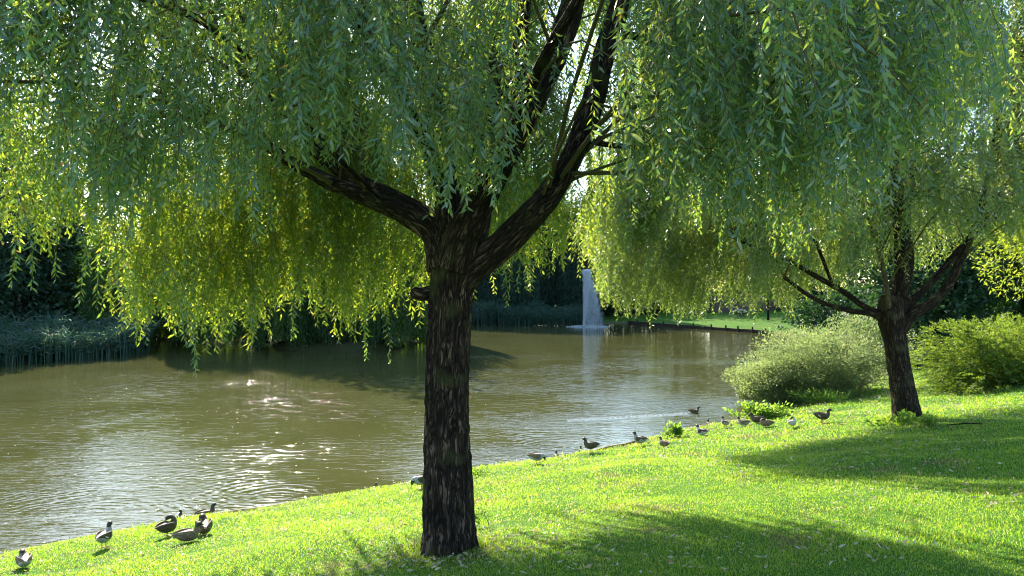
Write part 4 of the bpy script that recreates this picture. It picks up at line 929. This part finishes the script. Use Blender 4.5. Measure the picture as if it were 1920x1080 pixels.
def duck(pos, rz, pose, label, body='brown_feather', head=None, wing='dark_feather', scale=1.0, band=False):
    dz = {'stand': .08, 'preen': .055, 'feed': .08, 'sit': 0, 'sleep': 0, 'swim': -.045, 'hunch': .075}[pose]
    t = bpy.data.objects.new('duck', None); COL.objects.link(t); tag(t, label, 'duck', 'ducks on and beside the pond')
    bz = .095 + dz
    S = [(-.235, 0, bz + .055, .012, .006), (-.20, 0, bz + .045, .035, .018), (-.14, 0, bz + .025, .068, .048), (-.06, 0, bz + .005, .088, .078), (.02, 0, bz, .094, .090), (.085, 0, bz + .008, .086, .085)]
    # neck and head by pose: (x, y, z, w, h)
    if pose in ('stand', 'swim'):
        nk = [(.128, 0, bz + .045, .064, .064), (.146, 0, bz + .088, .046, .047), (.148, 0, bz + .124, .037, .038), (.156, 0, bz + .152, .037, .039), (.178, 0, bz + .170, .038, .041), (.205, 0, bz + .168, .031, .033), (.224, 0, bz + .160, .017, .018)]
        b0 = np.array([.213, 0, bz + .158]); bd = np.array([1, 0, -.18])
    elif pose == 'sit':
        nk = [(.125, 0, bz + .045, .060, .060), (.142, 0, bz + .085, .042, .042), (.145, 0, bz + .115, .034, .035), (.155, 0, bz + .138, .034, .035), (.178, 0, bz + .150, .033, .035), (.202, 0, bz + .147, .027, .029), (.220, 0, bz + .138, .016, .017)]
        b0 = np.array([.210, 0, bz + .136]); bd = np.array([1, 0, -.25])
    elif pose == 'sleep':
        nk = [(.115, 0, bz + .050, .062, .060), (.120, .005, bz + .090, .046, .045), (.095, .012, bz + .115, .040, .040), (.060, .020, bz + .118, .038, .036), (.030, .028, bz + .108, .028, .028), (.012, .032, bz + .100, .016, .016)]
        b0 = np.array([.022, .03, bz + .098]); bd = np.array([-1, .2, -.25])
    elif pose == 'preen':
        nk = [(.125, 0, bz + .055, .060, .060), (.138, .012, bz + .105, .040, .040), (.125, .035, bz + .138, .034, .034), (.090, .060, bz + .145, .035, .035), (.060, .072, bz + .128, .031, .032), (.040, .078, bz + .108, .018, .018)]
        b0 = np.array([.048, .076, bz + .114]); bd = np.array([-.8, .15, -.9])
    elif pose == 'hunch':
        nk = [(.125, 0, bz + .025, .064, .064), (.155, 0, bz + .03, .046, .044), (.178, .005, bz + .01, .036, .036), (.192, .01, bz - .02, .033, .034), (.198, .01, bz - .05, .027, .028), (.200, .01, bz - .068, .015, .016)]
        b0 = np.array([.200, .01, bz - .062]); bd = np.array([.15, 0, -1])
    else:  # feed
        nk = [(.130, 0, bz - .005, .060, .060), (.175, 0, bz - .02, .038, .038), (.215, 0, bz - .055, .031, .032), (.240, 0, bz - .095, .032, .034), (.252, 0, bz - .125, .027, .028), (.257, 0, bz - .142, .015, .016)]
        b0 = np.array([.256, 0, bz - .138]); bd = np.array([.3, 0, -1])
    V, f = loft(S + nk); 
    me_mat = M[body]
    o = mesh_np('body', V, f, me_mat, t)
    # head feathers darker: second slot on the head faces
    hm = M[head] if head else M['head_dark']; o.data.materials.append(hm)
    nf = len(o.data.polygons); mi = np.zeros(nf, np.int32); cut = int(39 * 8.0 / 12) * 18
    if pose in ('stand', 'swim', 'sit'): mi[cut:39 * 18] = 1
    else: mi[int(39 * 8.2 / 11) * 18:39 * 18] = 1
    o.data.polygons.foreach_set('material_index', mi)
    bd = norm(bd); sd_ = norm(np.cross(np.array([0, 0, 1.0]) if abs(bd[2]) < .8 else np.array([1.0, 0, 0]), bd))
    V, f = loft([(*(b0 - bd * .005), .013, .013), (*(b0 + bd * .018), .013, .010), (*(b0 + bd * .038), .014, .006), (*(b0 + bd * .050), .009, .003)], 10, 12)
    mesh_np('bill', V, f, M['bill'], t)
    hc = np.array(nk[-3][:3]); hw = nk[-3][3]
    for s in (-1, 1):
        V, f = drops(np.array([hc + sd_ * s * hw * .93 + np.array([0, 0, .006])]), np.array([.0045])); mesh_np('eye', V, f, M['eye'], t)
        # folded wing: a thick leaf-like shell from shoulder to beyond the rump
        W_ = [(.095, s * .070, bz + .025, .010, .030), (.06, s * .086, bz + .030, .015, .055), (0, s * .090, bz + .034, .016, .062), (-.08, s * .078, bz + .045, .014, .052), (-.15, s * .052, bz + .058, .011, .033), (-.205, s * .028, bz + .058, .008, .018), (-.232, s * .016, bz + .058, .003, .005)]
        V, f = loft(W_, 12, 22); wgo = mesh_np('wing', V, f, M[wing], t)
        if band:
            V, f = loft([(-.035, s * .094, bz + .0, .010, .004), (-.06, s * .091, bz + .012, .012, .012), (-.09, s * .083, bz + .03, .011, .012), (-.11, s * .077, bz + .045, .009, .004)], 8, 8)
            bo = mesh_np('wing_band', V, f, M['white_band'], t); bo.parent = wgo
        if dz > .05:
            lx = -.005 + s * .018; ly = s * .042
            V, f, _ = tube([(lx - .01, ly, bz - .055), (lx, ly, bz - .085), (lx + .004, ly, .018), (lx + .006, ly, .008)], [.020, .0085, .0060, .0070], 8, rings=12)
            lg = mesh_np('leg', V, f, M['leg'], t)
            fv = np.array([(lx - .012, ly, .012), (lx + .060, ly - .032, .002), (lx + .066, ly, .003), (lx + .058, ly + .032, .002), (lx + .004, ly - .008, .004), (lx + .004, ly + .008, .004), (lx + .005, ly, .016)])
            fo = mesh_np('foot', fv, [np.array([(6, 4, 1), (6, 1, 2), (6, 2, 3), (6, 3, 5), (0, 4, 6), (0, 6, 5), (4, 2, 1), (4, 5, 2), (5, 3, 2), (0, 5, 4)])], M['leg'], t, smooth=False); fo.parent = lg
    V, f = loft([(-.17, 0, bz + .040, .040, .020), (-.21, 0, bz + .042, .040, .012), (-.238, 0, bz + .046, .030, .006), (-.255, 0, bz + .050, .014, .003)], 10, 10)
    mesh_np('tail', V, f, M[wing if not band else 'pale_feather'], t)
    t.location = (pos[0], pos[1], pos[2] + (0 if pose == 'swim' else .012)); t.rotation_euler = (0, 0, math.atan2(pos[1], pos[0]) + rz - R(90)); t.scale = (scale * .77,) * 3
    return t
RT, AW, LF, TO = 0, R(90), R(180), R(-90)
B, G, DK, PL = 'brown_feather', 'grey_feather', 'dark_feather', 'pale_feather'
ducks = [ # px, py(feet), heading, pose, label, body, wing, scale, band
 (46, 1065, AW + .1, 'sleep', 'pale brown duck asleep with its head tucked, nearest duck at the bottom left corner', G, B, 1.1, False),
 (196, 1029, R(62), 'stand', 'dark-headed duck standing alone on the bank right of the sleeping one, back to the viewer', G, DK, 1.08, True),
 (314, 1007, R(40), 'preen', 'dark duck standing and preening its back at the left of the close group', DK, DK, 1.1, False),
 (352, 1017, R(15), 'sit', 'brown duck lying in front of the close group with its head raised to the right', B, B, 1.1, False),
 (383, 1003, R(95), 'sleep', 'plump brown duck seen from behind in the close group with its head hidden', B, DK, 1.4, False),
 (790, 917, R(200), 'hunch', 'duck bending down, half hidden behind the big trunk', G, DK, 1.15, False),
 (1006, 871, R(10), 'hunch', 'hunched greyish duck with its bill down just right of the big trunk', G, B, 1.1, False),
 (1108, 849, R(172), 'stand', 'slim dark duck standing in profile facing left on the bank edge', DK, DK, 1.15, False),
 (1200, 838, R(150), 'stand', 'grey-breasted duck standing turned away left of the small leafy plant', G, DK, 1.15, True),
 (1245, 839, R(130), 'sit', 'small brown duck sitting just below the small leafy plant', B, B, 1.0, False),
 (1316, 817, R(140), 'sit', 'pale and black drake sitting with raised dark head right of the small leafy plant', PL, DK, 1.15, True),
 (1360, 803, R(125), 'stand', 'grey striped duck standing at the bank edge between two sitting ones', G, DK, 1.0, True),
 (1394, 799, R(160), 'sit', 'pale-breasted duck resting left of the leafy clump at the bank', G, B, 1.05, False),
 (1420, 794, R(175), 'sit', 'dark brown duck resting beside the leafy clump at the bank', DK, DK, 1.2, False),
 (1436, 801, R(172), 'sleep', 'light brown duck lying in the grass just in front of the dark resting one', B, B, 1.1, False),
 (1485, 803, R(60), 'preen', 'whitish duck with its head tucked away, alone on the lawn', PL, PL, 1.0, False),
 (1541, 794, R(8), 'stand', 'dark duck walking right with neck up, furthest right on the lawn', DK, DK, 1.2, True),
]
for (px, py, rz, pose, lab, bd_, wg, sc_, band_) in ducks:
    duck(ground_px(px, py), rz, pose, lab, bd_, None, wg, sc_, band_)
for (px, py, rz, lab, bd_, wg, sc_) in [
 (358, 990, R(100), 'dark duck floating at the edge behind the close group, left of the upright one', DK, DK, .9),
 (402, 980, R(20), 'dark duck floating beyond the close group at its right', DK, DK, 1.1),
 (718, 926, R(60), 'dark duck floating just off the bank left of the big trunk, mostly hidden', DK, DK, .7),
 (1051, 860, R(90), 'dark duck floating off the bank between the hunched and the slim standing duck', DK, DK, .8),
 (1103, 852, R(100), 'dark duck floating right behind the slim standing duck', DK, DK, .8),
 (1349, 801, R(100), 'dark duck floating just left of the grey striped standing duck', DK, DK, .9),
 (1301, 774, R(5), 'duck swimming right with a white wake behind it', B, DK, 1.1),
 (1390, 682, R(10), 'pale duck swimming far out near the waterside shrub', PL, B, 1.3)]:
    s_ = CAMZ * F / (py - HOR); q_ = np.array([(px - 960) / F * s_, s_, 0])
    d_ = float(sdist(q_[0], q_[1]))
    if d_ > -.35: q_ = q_ + np.array([NRM[0], NRM[1], 0]) * (d_ + .35)
    duck(q_, rz, 'swim', lab, bd_, None, wg, sc_)

# ------------------------------------------------------------------ small plants on the bank and at the trunks
def leafy_plant(px, py, w_, h_, n, size, label, seed, name='leafy_plant', m_='weed', ratio=.5):
    r = np.random.default_rng(seed); b0 = ground_px(px, py)
    t = empty(name, tuple(b0), label, 'plant')
    ns = max(5, n // 45); tips = b0 + np.stack([r.normal(0, w_ * .38, ns), r.normal(0, w_ * .25, ns), h_ * r.uniform(.45, 1, ns)], 1)
    stems(b0 - np.array([0, 0, .03]), tips, r, .006, M['twig_yellow'], t, 'stem')
    k = r.integers(0, ns, n); u = r.uniform(.25, 1.05, n)
    base = b0 + r.normal(0, w_ * .08, (n, 3)) * np.array([1, 1, 0])
    P_ = base * (1 - u[:, None]) + tips[k] * u[:, None] + r.normal(0, size * .5, (n, 3)); P_[:, 2] = np.maximum(P_[:, 2], b0[2] + .01)
    leafy('foliage', P_, norm(P_ - b0 + .01), size, ratio, M[m_], t, r, .3, simple_=False)
    return t
leafy_plant(1262, 822, .5, .33, 420, .09, 'small bright leafy plant alone at the bank edge', 1)
leafy_plant(1424, 787, .9, .42, 1300, .10, 'bright green leafy clump at the bank edge behind the resting ducks', 2)
leafy_plant(1455, 783, .5, .25, 500, .09, 'low leafy tuft at the right side of the leafy clump', 3)
leafy_plant(1545, 757, 1.3, .35, 900, .16, 'dark grassy tuft in the shade of the waterside shrub', 4, ratio=.15)
leafy_plant(898, 990, .16, .22, 90, .05, 'small weed growing against the right side of the big trunk', 5)
leafy_plant(1678, 800, .55, .22, 300, .09, 'broad-leaved weed at the left foot of the right willow', 6)
leafy_plant(1740, 798, .4, .16, 160, .09, 'low weed at the right foot of the right willow', 7)
leafy_plant(906, 893, .3, .16, 120, .05, 'tiny weed on the bank edge right of the big trunk', 8)
leafy_plant(1255, 826, .3, .12, 140, .05, 'little tuft of weeds under the small bright plant', 9)
# a stick lying at the bank and a fallen bough on the lawn
b0 = ground_px(1470, 770)
V, f, a = tube([b0 + np.array([-.15, -.1, .02]), b0 + np.array([0, .1, .12]), b0 + np.array([.2, .2, .22])], [.035, .03, .02], 10, rings=10)
tag(mesh_np('driftwood', V, f, M['bark_pale'], attr=a), 'short pale stick poking up at the bank in front of the waterside shrub', 'stick')
b0 = ground_px(1835, 798)
V, f, a = tube([b0 + np.array([-.6, 0, .01]), b0 + np.array([-.1, .05, .03]), b0 + np.array([.5, .0, .02])], [.008, .014, .008], 8, rings=12)
tag(mesh_np('dead_branch', V, f, M['bark_far'], attr=a), 'thin dead branch lying on the lawn right of the right willow', 'branch')
print('faces', sum(len(o.data.polygons) for o in bpy.data.objects if o.type == 'MESH'))
